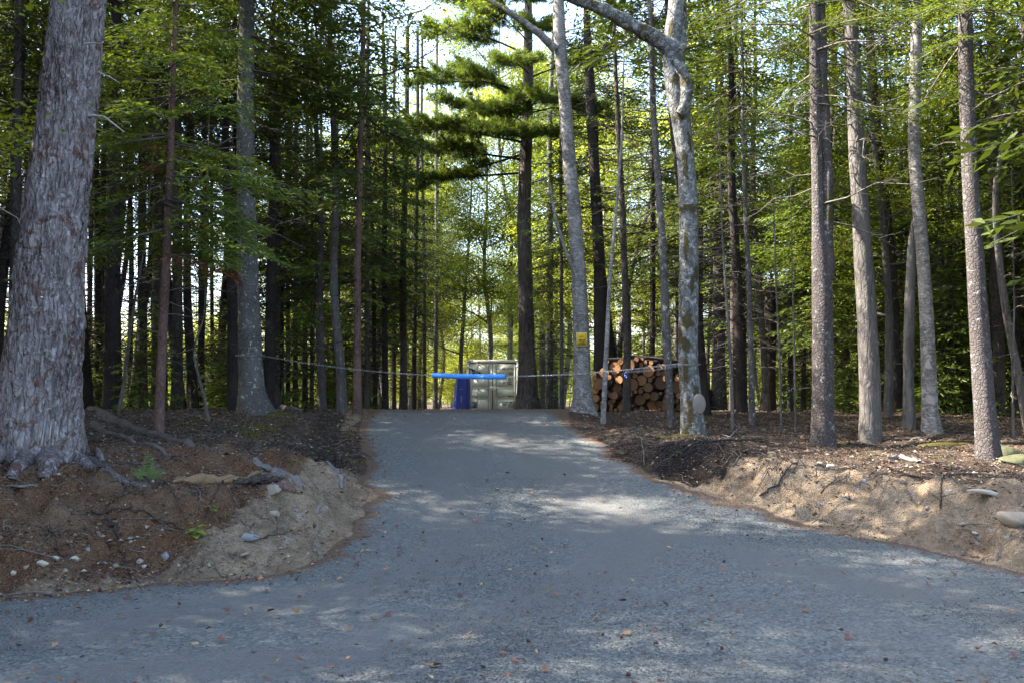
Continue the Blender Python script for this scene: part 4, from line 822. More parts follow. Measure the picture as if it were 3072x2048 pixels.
T = {'bare': [template('bare', 505), template('bare', 506)], 'spruce': [template('spruce', 501), template('spruce', 502), template('spruce', 503)], 'fir': [template('fir', 511), template('fir', 512)], 'hardwood': [template('hardwood', 521), template('hardwood', 522)], 'birch': [template('birch', 531), template('birch', 532)],
     'pine': [template('pine', 541)], 'sapling': [template('sapling', 551), template('sapling', 552)], 'shrub': [template('shrub', 561), template('shrub', 562)], 'roadside': [template('roadside', 571)]}
NAMES = {'bare': ('spruce_tree', 'tree'), 'spruce': ('spruce_tree', 'tree'), 'fir': ('fir_tree', 'tree'), 'hardwood': ('hardwood_tree', 'tree'), 'birch': ('birch_tree', 'tree'), 'pine': ('white_pine_tree', 'tree'), 'sapling': ('fir_sapling', 'sapling'), 'shrub': ('leafy_shrub', 'shrub'), 'roadside': ('spruce_tree', 'tree')}
for o, ax, hh, kd in stand_obs:
    tm = random.choice(T[kd]); q = hh / {'spruce': 16, 'bare': 16.5, 'fir': 13}[kd]; c = ax(hh * .6); a = random.uniform(0, 6.28)
    for part, me in (('crown', tm[1]), ('branches', tm[2])):
        e = link(part, me, o, (c[0], c[1], 0)); e.scale = (q, q, q); e.rotation_euler = (0, 0, a); e['kind'] = 'stuff'
placed = [(o.location.x, o.location.y) for o in C.objects if o.type == 'EMPTY']
def plant(kind, x, y, scale, label, group):
    tm = T[kind][random.randrange(len(T[kind]))]; nm, cat = NAMES[kind]
    z = float(H(np.array([x]), np.array([y]), False)[0]); e = empty(nm, (x, y, z - .05), random.uniform(0, 2 * PI), scale); tag(e, label, cat, group)
    for part, me in zip(('trunk', 'crown', 'branches'), tm):
        q = link(part, me, e)
        if part != 'trunk': q['kind'] = 'stuff'
    placed.append((x, y)); return e
def free(x, y, gap):
    return all((x - a) ** 2 + (y - b) ** 2 > gap * gap for a, b in placed)
LAB = {('spruce', 'L'): 'dark spruce crowded in the shaded woods left of the drive', ('spruce', 'R'): 'dark spruce in the sun-flecked woods right of the drive',
       ('fir', 'L'): 'bushy fir in the shaded woods left of the drive', ('fir', 'R'): 'bushy green fir in the sun-flecked woods right of the drive',
       ('hardwood', 'L'): 'leafy green hardwood far back in the left woods', ('hardwood', 'R'): 'leafy green hardwood in the sun-flecked right woods',
       ('birch', 'L'): 'pale-stemmed birch with yellow green leaves far back on the left', ('birch', 'R'): 'pale-stemmed birch with yellow green leaves in the right woods',
       ('pine', 'L'): 'white pine far back behind the left woods', ('pine', 'R'): 'white pine back in the right woods'}
GRP = {k: v.split(' ')[0] + ' ' + {'spruce': 'spruces', 'fir': 'firs', 'hardwood': 'hardwoods', 'birch': 'birches', 'pine': 'pines'}[k[0]] + (' of the left woods' if k[1] == 'L' else ' of the right woods') for k, v in LAB.items()}
def woods(n, y0, y1, x_of, kinds, gap, sc0=.8, sc1=1.15, tries=40):
    c = 0
    for _ in range(n * tries):
        if c >= n: break
        y = y0 + (y1 - y0) * random.random() ** .8; x = x_of(y)
        s_ = S0(x, y); u = x / y
        if s_ < .8 or not free(x, y, gap): continue
        if y < 46 and -3.4 < x < 2.2: continue
        if 22 < y < 28 and 1.5 < x < 6.5: continue                      # log stack
        if kinds[0][-1] == 'birch' and .08 < u < .24 and y > 30 and random.random() < .6: continue
        if y > 24 and -.175 < u < -.05 and random.random() < .85 and kinds[0] != 'shrubline' : continue   # open sky up the drive
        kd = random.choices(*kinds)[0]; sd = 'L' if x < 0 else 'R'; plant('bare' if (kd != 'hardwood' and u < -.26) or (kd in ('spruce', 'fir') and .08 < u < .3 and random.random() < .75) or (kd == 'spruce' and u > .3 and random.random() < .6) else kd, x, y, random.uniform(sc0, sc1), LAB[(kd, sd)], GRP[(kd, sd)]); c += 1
for u_, y_, q_, kd_ in [(-.150, 50, 1.35, 'hardwood'), (-.128, 53, 1.25, 'birch'), (-.106, 52, 1.15, 'hardwood'), (-.085, 56, 1.25, 'birch'), (-.06, 50, 1.15, 'hardwood'), (-.17, 47, 1.35, 'hardwood'), (-.03, 52, 1.6, 'birch'), (.02, 50, 1.6, 'hardwood'), (.055, 51, 1.6, 'birch'), (-.005, 49, 1.55, 'birch'), (.035, 48.5, 1.5, 'hardwood'), (.075, 50, 1.55, 'birch'), (.05, 55, 1.6, 'hardwood'), (-.142, 45.5, 1.2, 'birch'), (-.118, 48, 1.15, 'birch'), (-.16, 52, 1.4, 'birch'), (-.135, 57, 1.4, 'hardwood'), (-.112, 58, 1.35, 'birch')]:
    plant(kd_, u_ * y_, y_, q_, LAB[(kd_, 'L' if u_ < 0 else 'R')], GRP[(kd_, 'L' if u_ < 0 else 'R')])
woods(38, 19, 34, lambda y: -random.uniform(.12, .66) * y, (['spruce', 'fir'], [4, 1]), 1.5)
woods(26, 34, 50, lambda y: -random.uniform(.05, .30) * y, (['spruce', 'fir', 'hardwood'], [2, 1, 2]), 2.0, .7, 1.0)
woods(27, 18, 32, lambda y: random.uniform(.12, .66) * y, (['spruce', 'fir', 'hardwood'], [2, 4, 1]), 1.6, .75, 1.05)
woods(44, 28, 50, lambda y: random.uniform(.03, .62) * y, (['spruce', 'fir', 'hardwood', 'birch'], [2, 2, 3, 3]), 2.2, .8, 1.15)
woods(14, 52, 74, lambda y: random.uniform(-.16, .06) * y, (['hardwood', 'birch', 'spruce'], [4, 4, 1]), 2.5, .75, 1.0)
woods(24, 74, 96, lambda y: random.uniform(.0, .62) * y, (['hardwood', 'birch', 'fir'], [3, 4, 1]), 3.0, .9, 1.3)
woods(8, 62, 90, lambda y: -random.uniform(.1, .62) * y, (['hardwood', 'birch', 'fir'], [3, 4, 1]), 4.0, .5, .75)
def shrubs(n, y0, y1, u0, u1, s0, s1, lab, grp):
    c = 0
    for _ in range(n * 30):
        if c >= n: break
        y = random.uniform(y0, y1); x = random.uniform(u0, u1) * y
        if S0(x, y) < 1.0 or not free(x, y, 1.2) or (y < 46 and -3.2 < x < 2): continue
        plant('shrub', x, y, random.uniform(s0, s1) * (.55 if .08 < x / y < .26 else 1), lab, grp); c += 1
shrubs(92, 48, 74, -.62, .0, .55, 1.3, 'sunlit yellow green shrub in the clearing behind the left woods', 'sunlit shrubs behind the left woods')
shrubs(84, 52, 74, .0, .62, .6, 1.5, 'sunlit yellow green shrub at the back of the right woods', 'sunlit shrubs behind the right woods')
c = 0
while c < 64:
    y = random.uniform(19, 44); x = random.uniform(-.6, .62) * y
    if (x > 0 and random.random() < .55) or (.0 < x / y < .2 and y < 30): continue
    if S0(x, y) < 1.2 or not free(x, y, .75) or (y < 46 and -3.2 < x < 2) or (20 < y < 28 and 0 < x < 6.5): continue
    plant('sapling', x, y, random.uniform(.4, 1.5), 'small bushy fir sapling low among the %s trunks' % ('left' if x < 0 else 'right'), 'fir saplings under the %s woods' % ('left' if x < 0 else 'right')); c += 1
# gaps in the canopy beside the road, where the sun comes through on to the gravel
GAPS = [(1.9, 6.2), (2.6, 6.3), (5.2, 8.6), (5.9, 8.3), (6.3, 10.3)]
def lets_sun(x, y):
    sx, sy = math.sin(SUN_AZ), math.cos(SUN_AZ)
    for gx, gy in GAPS:
        dx, dy = x - gx, y - gy; along = dx * sx + dy * sy; off = abs(-dx * sy + dy * sx)
        if along <= 0: continue
        h = along * math.tan(SUN_EL)
        if h < 18 and off < .75 * max(.3, 3.3 * (1 - max(0, h - 3) / 15)): return True
    return False
# the woods go on outside the frame: left, right and across the road behind the camera
c = 0
for _ in range(9000):
    if c >= 150: break
    x = random.choice([-1, -1, -1, 1]) * random.uniform(5.5, 24); y = random.uniform(-7 if x < 0 else 6, 24)
    if abs(x) < .62 * y + 2.2 or S0(x, y) < 1.0 or not free(x, y, 1.9) or lets_sun(x, y): continue
    plant(random.choice(['roadside', 'roadside', 'fir', 'hardwood']), x, y, random.uniform(.9, 1.2), 'tree of the surrounding woods %s of the view' % ('left' if x < 0 else 'right'), 'trees of the surrounding woods %s' % ('left' if x < 0 else 'right')); c += 1
# each tree in view is told apart by the thing it stands beside and by its depth there
MARKS = [(20, 'the huge spruce'), (190, 'the huge spruce'), (375, 'the slim red hemlock'), (572, 'the left chain tree'), (770, 'the crooked grey hardwood'), (825, 'the thin reddish spruce'), (1131, 'the container'), (1210, 'the white pine'), (1322, 'the birch with the sign'), (1455, 'the log stack'), (1582, 'the mossy maple'), (1722, 'the lichen-spotted spruce'), (1888, 'the twin spruce'), (1985, 'the straight grey trunk'), (2120, 'the silvery birch'), (2250, 'the right bank spruce'), (2300, 'the crooked pale hardwood')]
ORD = 'nearest second third fourth fifth sixth seventh eighth ninth tenth eleventh twelfth thirteenth fourteenth fifteenth sixteenth'.split(); bins = {}
for o in list(C.objects):
    if o.type != 'EMPTY' or not o.get('group') or o.get('category') not in ('tree', 'shrub', 'sapling'): continue
    x_, y_ = o.location.x, o.location.y
    if y_ < 10 or abs(x_) > .6 * y_: continue
    px = (512 + FPX * x_ / y_) * 2.296875; m_ = min(MARKS, key=lambda q: abs(q[0] - px)); side = 'behind' if abs(px - m_[0]) < 16 else 'just left of' if px < m_[0] else 'just right of'
    kd = {'spruce_tree': 'dark spruce', 'fir_tree': 'bushy green fir', 'hardwood_tree': 'leafy green hardwood', 'birch_tree': 'pale-stemmed birch', 'white_pine_tree': 'white pine', 'leafy_shrub': 'yellow green shrub', 'fir_sapling': 'low fir sapling'}[o.name.split('.')[0]]
    bins.setdefault((kd, side, m_[1]), []).append((y_, o))
for (kd, side, mk), L in bins.items():
    for q, (_, o) in enumerate(sorted(L, key=lambda e: e[0])): o['label'] = '%s %s %s, %s of its kind' % (kd, side, mk, (ORD[q] if q < 1 else ORD[q] + ' nearest') if q < 16 else 'farthest')
# far treeline so that the land does not end bare
F = MB(); r = np.random.default_rng(77); n = 60000; a = r.uniform(-.75, .75, n); d = r.uniform(105, 150, n); X = np.sin(a) * d; Y = np.cos(a) * d
top = 4.5 + 4.5 * smooth((a + .1) / .5) + 2.2 * fbm(a * 14, d * .03, 0, 4, 3.0); Z = .3 + top * r.uniform(0, 1, n) ** .7
vv, ff = diamonds(np.stack([X, Y, Z], 1), unit(r.normal(0, 1, (n, 3))), unit(r.normal(0, .6, (n, 3)) + [0, 0, .8]), r.uniform(.35, .7, n), r.uniform(.25, .5, n)); F.add(vv, ff, r.uniform(0, 1, n))
tag(link('far_woods', F.mesh('far_woods', M['hardwood'])), 'low mass of sunlit green woods far beyond the clearing', kind='stuff')

# ------------------------------------------------------------------ shipping container
def text_mesh(body, size, mat, bold=.0, align='CENTER'):
    cu = bpy.data.curves.new('text', 'FONT'); cu.body = body; cu.size = size; cu.extrude = .002; cu.align_x = align; cu.align_y = 'CENTER'; cu.offset = bold
    o = bpy.data.objects.new('text', cu); C.objects.link(o); dg = bpy.context.evaluated_depsgraph_get(); me = bpy.data.meshes.new_from_object(o.evaluated_get(dg)); bpy.data.objects.remove(o); me.materials.clear(); me.materials.append(M[mat]); return me
def letter(name, body, size, loc, parent, mat='black_print', bold=.0, sx=1.0, align='CENTER'):
    o = link(name, text_mesh(body, size, mat, bold, align), parent, loc); o.rotation_euler = (PI / 2, 0, 0); o.scale = (sx, 1, 1); return o
CY = 41.0; cx0 = at(1131.5, 900, CY)[0]; ct = at(1131, 824.5, CY)[2]; Wc, Hc, Lc = 2.44, 2.59, 6.06
cont = tag(empty('shipping_container', (cx0, CY, ct - Hc), math.radians(-2.2)), 'beige steel shipping container with closed double doors at the end of the drive', 'container')
mb = MB(); hw = Wc / 2
for sx in (-1, 1):
    mb.box((sx * hw - .06 - .06 * sx - .0, 0, 0), (sx * hw + .06 - .06 * sx, .14, Hc)); mb.box((sx * hw - .06 - .06 * sx, Lc - .14, 0), (sx * hw + .06 - .06 * sx, Lc, Hc))
    for zz in (0, Hc - .12): mb.box((sx * (hw - .085) - .09, -.008, zz), (sx * (hw - .085) + .09, .17, zz + .12))
mb.box((-hw + .12, 0, Hc - .15), (hw - .12, .12, Hc - .003)); mb.box((-hw + .12, 0, .003), (hw - .12, .12, .14))
for sx in (-1, 1):
    mb.box((sx * hw - .03 - .03 * sx, .17, Hc - .08), (sx * hw + .03 - .03 * sx, Lc - .14, Hc - .02)); mb.box((sx * hw - .03 - .03 * sx, .17, .02), (sx * hw + .03 - .03 * sx, Lc - .14, .16))
link('frame', mb.mesh('frame', M['container']), cont)
def corrugated(along, h0, h1, off, depth, axis):
    t = 0; pts_ = []; 
    while t < along - .3:
        for dt, dz in ((.07, 0), (.035, 1), (.07, 1), (.035, 0)): pts_.append((t, dz)); t += dt
    pts_ = np.array(pts_); n = len(pts_); v = []
    for h in (h0, h1):
        for (q, e) in pts_: v.append((off + (e * depth), .17 + q, h) if axis == 'x' else (0, 0, 0))
    mb = MB(); mb.add(v, [(i, i + 1, n + i + 1, n + i) for i in range(n - 1)]); return mb
for sx in (-1, 1): link('side_wall', corrugated(Lc - .1, .16, Hc - .08, sx * (hw - .05), .035 * sx, 'x').mesh('side_wall', M['container']), cont)
mb = MB(); mb.box((-hw + .06, .12, Hc - .05), (hw - .06, Lc - .12, Hc - .02)); link('roof', mb.mesh('roof', M['container']), cont)
mb = MB(); mb.box((-hw + .06, Lc - .1, .14), (hw - .06, Lc - .06, Hc - .05)); link('end_wall', mb.mesh('end_wall', M['container']), cont)
mb = MB(); mb.box((-hw + .10, .085, .12), (hw - .10, .12, Hc - .13)); link('gasket', mb.mesh('gasket', M['container_dark']), cont)
for sx in (-1, 1):
    x0, x1 = (-hw + .155, -.022) if sx < 0 else (.022, hw - .155); y_ = .045
    mb = MB(); mb.box((x0, y_, .16), (x1, .08, Hc - .20))
    door = link('door', mb.mesh('door', M['container']), cont)
    mb = MB()                                   # pressed horizontal channels between raised fields
    zz = [.20, .74, .85, 1.21, 1.33, 1.69, 1.80, Hc - .25]
    for a_, b_ in zip(zz[0::2], zz[1::2]): mb.box((x0 + .10, y_ - .014, a_), (x1 - .10, y_ - .002, b_))
    link('raised_panel', mb.mesh('raised_panel', M['container']), door)
    mb = MB(); mb.box((x0 + .0, y_ - .03, .16), (x0 + .07, y_ - .001, Hc - .2)); mb.box((x1 - .07, y_ - .03, .16), (x1, y_ - .001, Hc - .2)); link('door_stile', mb.mesh('door_stile', M['container']), door)
    for zc in (.35, .95, 1.6, 2.25):
        mb = MB(); xh = (-hw + .10) if sx < 0 else (hw - .10); mb.box((xh - .055, -.03, zc - .04), (xh + .055, .035, zc + .04)); link('hinge', mb.mesh('hinge', M['container']), door)
    for bxp in ((-.68, -.20) if sx < 0 else (.20,)):
        mb = MB(); mb.tube([(bxp, -.035, .08), (bxp, -.035, Hc - .06)], .018, 8, cap=True); bar = link('locking_bar', mb.mesh('locking_bar', M['rod']), door)
        for zc in (.10, .80, 1.27, Hc - .26, Hc - .1):
            mb = MB(); mb.box((bxp - .045, -.05, zc - .035), (bxp + .045, .03, zc + .035)); link('bar_bracket', mb.mesh('bar_bracket', M['container']), bar)
        mb = MB(); mb.tube([(bxp, -.06, .86), (bxp - .38 * (1 if sx < 0 else -1), -.065, .88)], .014, 6, cap=True); mb.box((bxp - .12, -.08, .845) if sx < 0 else (bxp + .04, -.08, .845), (bxp - .02, -.05, .895) if sx < 0 else (bxp + .2, -.05, .895)); link('door_handle', mb.mesh('door_handle', M['rod']), bar)
mb = MB(); mb.box((-.14, -.10, 1.15), (.15, -.02, 1.35)); link('lock_box', mb.mesh('lock_box', M['container']), cont)
mb = MB(); mb.box((.70, .010, .865), (.98, .018, .905)); link('maker_plate', mb.mesh('maker_plate', M['black_print']), cont)
mb = MB(); mb.box((-.97, .010, .34), (-.74, .018, .64)); link('data_plate', mb.mesh('data_plate', M['plate_blue']), cont)
yt = .010
letter('serial_number', 'AMKU 351954 2', .155, (.71, yt, 2.16), cont, bold=.004, sx=.53); letter('size_code', '22G1', .155, (.86, yt, 1.95), cont, bold=.004, sx=.62)
letter('weight_print', 'MAX GR   30480 KG\n                67200 LB\nTARE      2200 KG\n                 4850 LB', .088, (.44, yt, 1.57), cont, align='LEFT', sx=.68, bold=.003); letter('load_print', 'PAYLOAD  28280 KG\nCU.CAP    33.2 CU.M\n               1172 CU.FT', .10, (.42, yt, .50), cont, align='LEFT', sx=.66, bold=.004)
mb = MB()                                        # swooping bird-like emblem
for (a_, b_, w0, w1) in [((-1.08, 2.18), (-.80, 2.06), .012, .045), ((-.98, 2.13), (-.86, 1.88), .03, .015), ((-.82, 2.10), (-.48, 1.88), .055, .02), ((-.80, 2.04), (-.92, 1.92), .04, .01), ((-1.10, 2.08), (-.86, 1.86), .008, .012), ((-.86, 2.10), (-.60, 2.00), .02, .03)]:
    a_ = np.array(a_); b_ = np.array(b_); d_ = (b_ - a_) / np.linalg.norm(b_ - a_); nn = np.array([-d_[1], d_[0]]); q = [a_ + nn * w0, b_ + nn * w1, b_ - nn * w1, a_ - nn * w0]
    mb.add([(p[0], yt - .004, p[1]) for p in q] + [(p[0], yt + .002, p[1]) for p in q], [(0, 1, 2, 3), (7, 6, 5, 4), (0, 4, 5, 1), (1, 5, 6, 2), (2, 6, 7, 3), (3, 7, 4, 0)])
link('emblem', mb.mesh('emblem', M['black_print']), cont); letter('emblem_letters', 'WC', .15, (-.72, yt - .012, 2.06), cont, 'white_print', .008, .8)

# tall blue tarpaulin cover beside the container
tp = tag(empty('tarp_covered_stack', (at(1055, 940, 40.2)[0], 40.2, ct - Hc)), 'dark blue tarpaulin draped over a narrow leaning stack left of the container', 'tarp')
u_, v_ = np.meshgrid(np.linspace(0, 1, 34), np.linspace(0, 1, 26)); hT = 1.78
ang = u_ * 2 * PI; sq = np.stack([np.sign(np.cos(ang)) * np.abs(np.cos(ang)) ** .45, np.sign(np.sin(ang)) * np.abs(np.sin(ang)) ** .45], -1)
wv = 1 + .035 * np.sin(ang * 7 + v_ * 3) * (1 - v_) + .02 * fbm(u_ * 9, v_ * 4, 0, 3)
X = sq[..., 0] * (.42 - .10 * v_) * wv + .06 + .12 * v_; Y = sq[..., 1] * (.5 - .1 * v_) * wv; Z = v_ * hT + .03 * np.sin(ang * 3)
i = np.arange(25)[:, None] * 34 + np.arange(33)[None]; f = np.stack([i, i + 1, i + 35, i + 34], -1).reshape(-1, 4)
mb = MB(); mb.add(np.stack([X, Y, Z], -1).reshape(-1, 3), f); topc = np.vstack([np.stack([X[-1], Y[-1], Z[-1]], 1), [.18, 0, hT + .12]]); mb.add(topc, [(q, q + 1, 34) for q in range(33)])
link('cover', mb.mesh('cover', M['tarp'], True), tp); mb = MB(); mb.box((.0, -.50, 1.20), (.17, -.475, 1.225)); mb.box((.1, -.52, .62), (.14, -.5, .9), rot=Matrix.Rotation(.0, 3, 'Y')); link('strap', mb.mesh('strap', M['rod']), tp)

# ------------------------------------------------------------------ stack of logs
random.seed(12); circles = []; Wp = 2.7; Hmax = 1.42
LD = 23.4; lx0 = at(1356, 940, LD)[0]; lz = float(H(np.array([lx0 + 1.2]), np.array([LD]), False)[0]) - .03
yaw = math.radians(27); fc = np.array([math.cos(yaw * .35), math.sin(yaw * .35), 0]); axd = np.array([math.sin(yaw), math.cos(yaw), 0])
for k in range(260):
    r_ = random.choice([.05, .055, .06, .07, .08, .09, .10, .12, .14, .175]) * random.uniform(.9, 1.1); best = None
    for u in np.linspace(r_, Wp - r_, 60):
        z = r_
        for _ in range(10):
            hit = False
            for (cu_, cz_, cr) in circles:
                if (u - cu_) ** 2 + (z - cz_) ** 2 < (r_ + cr) ** 2 * .985:
                    z = cz_ + math.sqrt(max(0, (r_ + cr) ** 2 - (u - cu_) ** 2)) ; hit = True
            if not hit: break
        lim = Hmax * (1.04 - .42 * abs((u / Wp) - .42) ** 2 * 4)
        if z + r_ < lim and (best is None or z + .02 * random.random() < best[1]): best = (u, z)
    if best: circles.append((best[0], best[1], r_))
log_v = []
def log_mesh(seed):
    r = np.random.default_rng(seed); n = 16; th = np.arange(n) * 2 * PI / n; rr = 1 + .05 * r.normal(size=n); rr = (rr + np.roll(rr, 1) + np.roll(rr, -1)) / 3
    yy = np.linspace(0, 1, 6); v = np.array([[(rr[j] * math.cos(th[j]) * (1 - .06 * q), q, rr[j] * math.sin(th[j]) * (1 - .06 * q)) for j in range(n)] for q in yy]).reshape(-1, 3)
    mb = MB(); i = np.arange(5)[:, None] * n; j = np.arange(n)[None]; j2 = (j + 1) % n; mb.add(v, np.stack([i + j, i + j2, i + n + j2, i + n + j], -1).reshape(-1, 4))
    e = MB(); inn = np.array([(rr[q] * .93 * math.cos(th[q]), -.0015, rr[q] * .93 * math.sin(th[q])) for q in range(n)]); e.add(np.vstack([inn, [0, -.0015, 0]]), [(q, (q + 1) % n, n) for q in range(n)])
    mb.add(np.vstack([v[-n:], [0, 1.0, 0]]), [((q + 1) % n, q, n) for q in range(n)])
    rim = MB(); o_ = v[:n]; rim.add(np.vstack([inn, o_]), [(q, (q + 1) % n, n + (q + 1) % n, n + q) for q in range(n)])
    mb.add(np.vstack([inn, o_]), [(q, (q + 1) % n, n + (q + 1) % n, n + q) for q in range(n)])
    return mb.mesh('log', M['bark_dark'], False), e.mesh('cut_end', M['log_end'])
LM = [log_mesh(q) for q in range(6)]
order = sorted(range(len(circles)), key=lambda q: -circles[q][2])
desc = {order[0]: 'thickest log in the roadside stack, seen end on', order[1]: 'second thickest log in the roadside stack'}
for q, (u, z, r_) in enumerate(circles):
    p = np.array([lx0, LD, lz]) + fc * u + np.array([0, 0, z]) + axd * random.gauss(.05, .13); me, en = random.choice(LM)
    o = link('log', me, loc=tuple(p)); ln = random.uniform(2.2, 2.6); o.scale = (r_, ln, r_); o.rotation_euler = (random.gauss(0, .02) + (.05 if z > 1.2 else 0), random.uniform(0, 6.28) * 0, -yaw + random.gauss(0, .04)); link('cut_end', en, o)
    size = 'thick' if r_ > .15 else 'middling' if r_ > .09 else 'thin'; row = 'bottom' if z < .35 else 'upper' if z > 1.1 else 'middle'
    tag(o, '%s log with orange sawn end in the %s rows of the roadside stack' % (size, row), 'log', 'logs stacked between the birch and the maple, %s %s' % (size, row))

for q, (u, z, dyaw, r_, ln, lab) in enumerate([(.5, 1.47, 1.05, .09, 1.9, 'mossy log lying crosswise on top of the roadside stack'), (1.35, 1.50, .55, .11, 1.6, 'short thick log lying askew on top of the roadside stack'), (1.05, 1.62, 1.3, .06, 2.0, 'thin crooked pole lying topmost on the roadside stack'), (2.05, 1.34, .8, .08, 1.7, 'log sliding off the right shoulder of the roadside stack')]):
    p = np.array([lx0, LD + .35, lz]) + fc * u + np.array([0, 0, z - .12]); me, en = LM[q % 6]; o = link('log', me, loc=tuple(p)); o.scale = (r_, ln, r_); o.rotation_euler = (random.uniform(-.1, .08), 0, -dyaw); link('cut_end', en, o); tag(o, lab, 'log')
# ------------------------------------------------------------------ chain, padlock, noodle, sign
pa = at(600, 815, 17.0); pa[1] -= .12; pb = at(1560, 834, 15.05); nm = at(1080, 864, 16.3)
A = np.array([pa[0], pa[1], pa[2]]); Bp = np.array([pb[0], pb[1], pb[2]]); tm = (nm[0] - A[0]) / (Bp[0] - A[0])
def chain_pt(t):
    lin = A + (Bp - A) * t; mid = A + (Bp - A) * tm; sag = (mid[2] - nm[2]) / (tm * (1 - tm)); return lin - np.array([0, 0, sag * t * (1 - t)])
def link_ring(mb, c, d, roll, ln=.056, wd=.024, r=.0030):
    d = unit(np.array(d)); s1 = unit(np.cross(d, [0, 0, 1.0])); s2 = np.cross(s1, d); sd = s1 * math.cos(roll) + s2 * math.sin(roll); n = 10; P = []
    for k in range(n + 1):
        a = 2 * PI * k / n; ca, sa = math.cos(a), math.sin(a); P.append(c + d * (ca * wd * .5 + np.sign(ca) * (ln - wd) * .5 * (abs(ca) > 1e-6)) + sd * sa * wd * .5)
    mb.tube(P, r, 4)
tt = np.linspace(0, 1, 1500); cp = np.array([chain_pt(t) for t in tt]); cl = np.r_[0, np.cumsum(np.linalg.norm(np.diff(cp, axis=0), axis=1))]
mb = MB(); k = 0
for L in np.arange(0, cl[-1], .046):
    t = np.interp(L, cl, tt); c = chain_pt(t); d = chain_pt(min(1, t + .004)) - chain_pt(max(0, t - .004)); link_ring(mb, c, d, k * PI / 2 + .6); k += 1
def wrap(cx, cy, z, R_, a0, a1, tilt=.0):
    global k
    for a in np.arange(a0, a1, .046 / R_ * (1 if a1 > a0 else -1)):
        link_ring(mb, np.array([cx + R_ * math.cos(a), cy + R_ * math.sin(a), z + tilt * math.sin(a)]), (-math.sin(a), math.cos(a), 0), k * PI / 2 + .6); k += 1
mz = Bp[2] - mpb[2]; mc = max_(mz); wrap(mpb[0] + mc[0], mpb[1] + mc[1], Bp[2], mrf(mz) * 1.12 + .012, -PI, PI * .98, .02)
lz_ = A[2] - cb[2]; lc = cax(lz_); wrap(cb[0] + lc[0], cb[1] + lc[1], A[2], crf(lz_) * 1.12 + .012, -PI, PI * .98, .02)
for L in np.arange(0, .95, .046):               # the doubled end that comes back to the padlock
    t = 1 - .115 * L / .95; c = chain_pt(t) - np.array([0, 0, .035 + .02 * math.sin(L * 3.3)]); link_ring(mb, c, Bp - A, k * PI / 2); k += 1
tag(link('steel_chain', mb.mesh('steel_chain', M['chain'], True)), 'galvanised steel chain stretched across the drive between two trees', 'chain')
pl = tag(empty('padlock', tuple(chain_pt(.885) - np.array([0, .01, .05]))), 'small blue padlock hanging from the chain near the mossy maple', 'padlock')
mb = MB(); mb.box((-.026, -.014, -.095), (.026, .014, -.035)); link('lock_body', mb.mesh('lock_body', M['padlock_blue']), pl); mb = MB(); mb.tube([(-.018, 0, -.04), (-.018, 0, .0), (0, 0, .018), (.018, 0, .0), (.018, 0, -.04)], .005, 6); link('shackle', mb.mesh('shackle', M['chain'], True), pl); mb = MB(); mb.box((.0, -.016, -.085), (.014, -.0145, -.07)); link('keyhole_plate', mb.mesh('keyhole_plate', M['white_print']), pl)
t0 = np.interp(at(1000, 860, 16.6)[0], cp[:, 0], tt); t1 = np.interp(at(1161, 864, 16.2)[0], cp[:, 0], tt)
no = tag(empty('pool_noodle', tuple(chain_pt((t0 + t1) / 2))), 'bright blue foam pool noodle threaded on the chain over the drive', 'pool noodle'); nl = np.array(no.location)
P = np.array([chain_pt(t) for t in np.linspace(t0, t1, 24)]) - nl; mb = MB(); Rn = .046; mb.tube(P, Rn, 20); 
for e, q in ((0, 1), (-1, -1)):                  # annular ends
    c = P[e]; ax_ = unit(P[e] - P[e + q]); U = unit(np.cross(ax_, [0, 0, 1])); V = np.cross(ax_, U); th = np.arange(20) * 2 * PI / 20; ring = lambda rad, off: c + ax_ * off + rad * (np.cos(th)[:, None] * U + np.sin(th)[:, None] * V)
    v = np.vstack([ring(Rn, 0), ring(Rn * .97, .003), ring(.013, .002), ring(.012, -.06)]); ff = [(i_ * 20 + j_, i_ * 20 + (j_ + 1) % 20, (i_ + 1) * 20 + (j_ + 1) % 20, (i_ + 1) * 20 + j_) for i_ in range(3) for j_ in range(20)]; mb.add(v, ff)
link('foam_body', mb.mesh('foam_body', M['foam'], True), no)
mid = np.array([chain_pt(t) for t in np.linspace(t0 + (t1 - t0) * .62, t0 + (t1 - t0) * .72, 4)]) - nl; mb = MB(); mb.tube(mid, Rn + .0012, 20); lb = link('label_band', mb.mesh('label_band', M['foam_label'], True), no)
mb = MB(); m0 = mid[2]; mb.box((-.03, -Rn - .003, -.012), (.035, -Rn - .0015, .016), org=m0); mb.box((-.012, -Rn * .2, -Rn - .045), (.02, -Rn * .2 + .002, -Rn + .01), org=m0); link('price_sticker', mb.mesh('price_sticker', M['white_print']), lb)
sg_c = at(1334.5, 780, 19.3); sz = sg_c[2] - bib[2]; sr = birf(sz); sgy = bib[1] + biax(sz)[1] - sr * 1.06 - .012
sg = tag(empty('warning_sign', (sg_c[0], sgy, sg_c[2]), .0), 'small yellow SMILE sign with pale border fixed to the birch trunk', 'sign'); sg.rotation_euler = (0, math.radians(-1.5), 0)
mb = MB(); mb.box((-.118, -.002, -.15), (.118, .002, .15)); link('sign_board', mb.mesh('sign_board', M['sign_cream']), sg)
mb = MB(); mb.box((-.100, -.0055, -.132), (.100, -.0025, .132)); link('yellow_face', mb.mesh('yellow_face', M['sign_yellow']), sg)
mb = MB(); mb.box((-.05, -.0085, .045), (.02, -.006, .09)); mb.box((.022, -.0085, .055), (.05, -.006, .08)); mb.box((-.02, -.0085, .02), (-.01, -.006, .044)); link('camera_symbol', mb.mesh('camera_symbol', simple('sign_faded', (.62, .34, .02), .6)), sg)
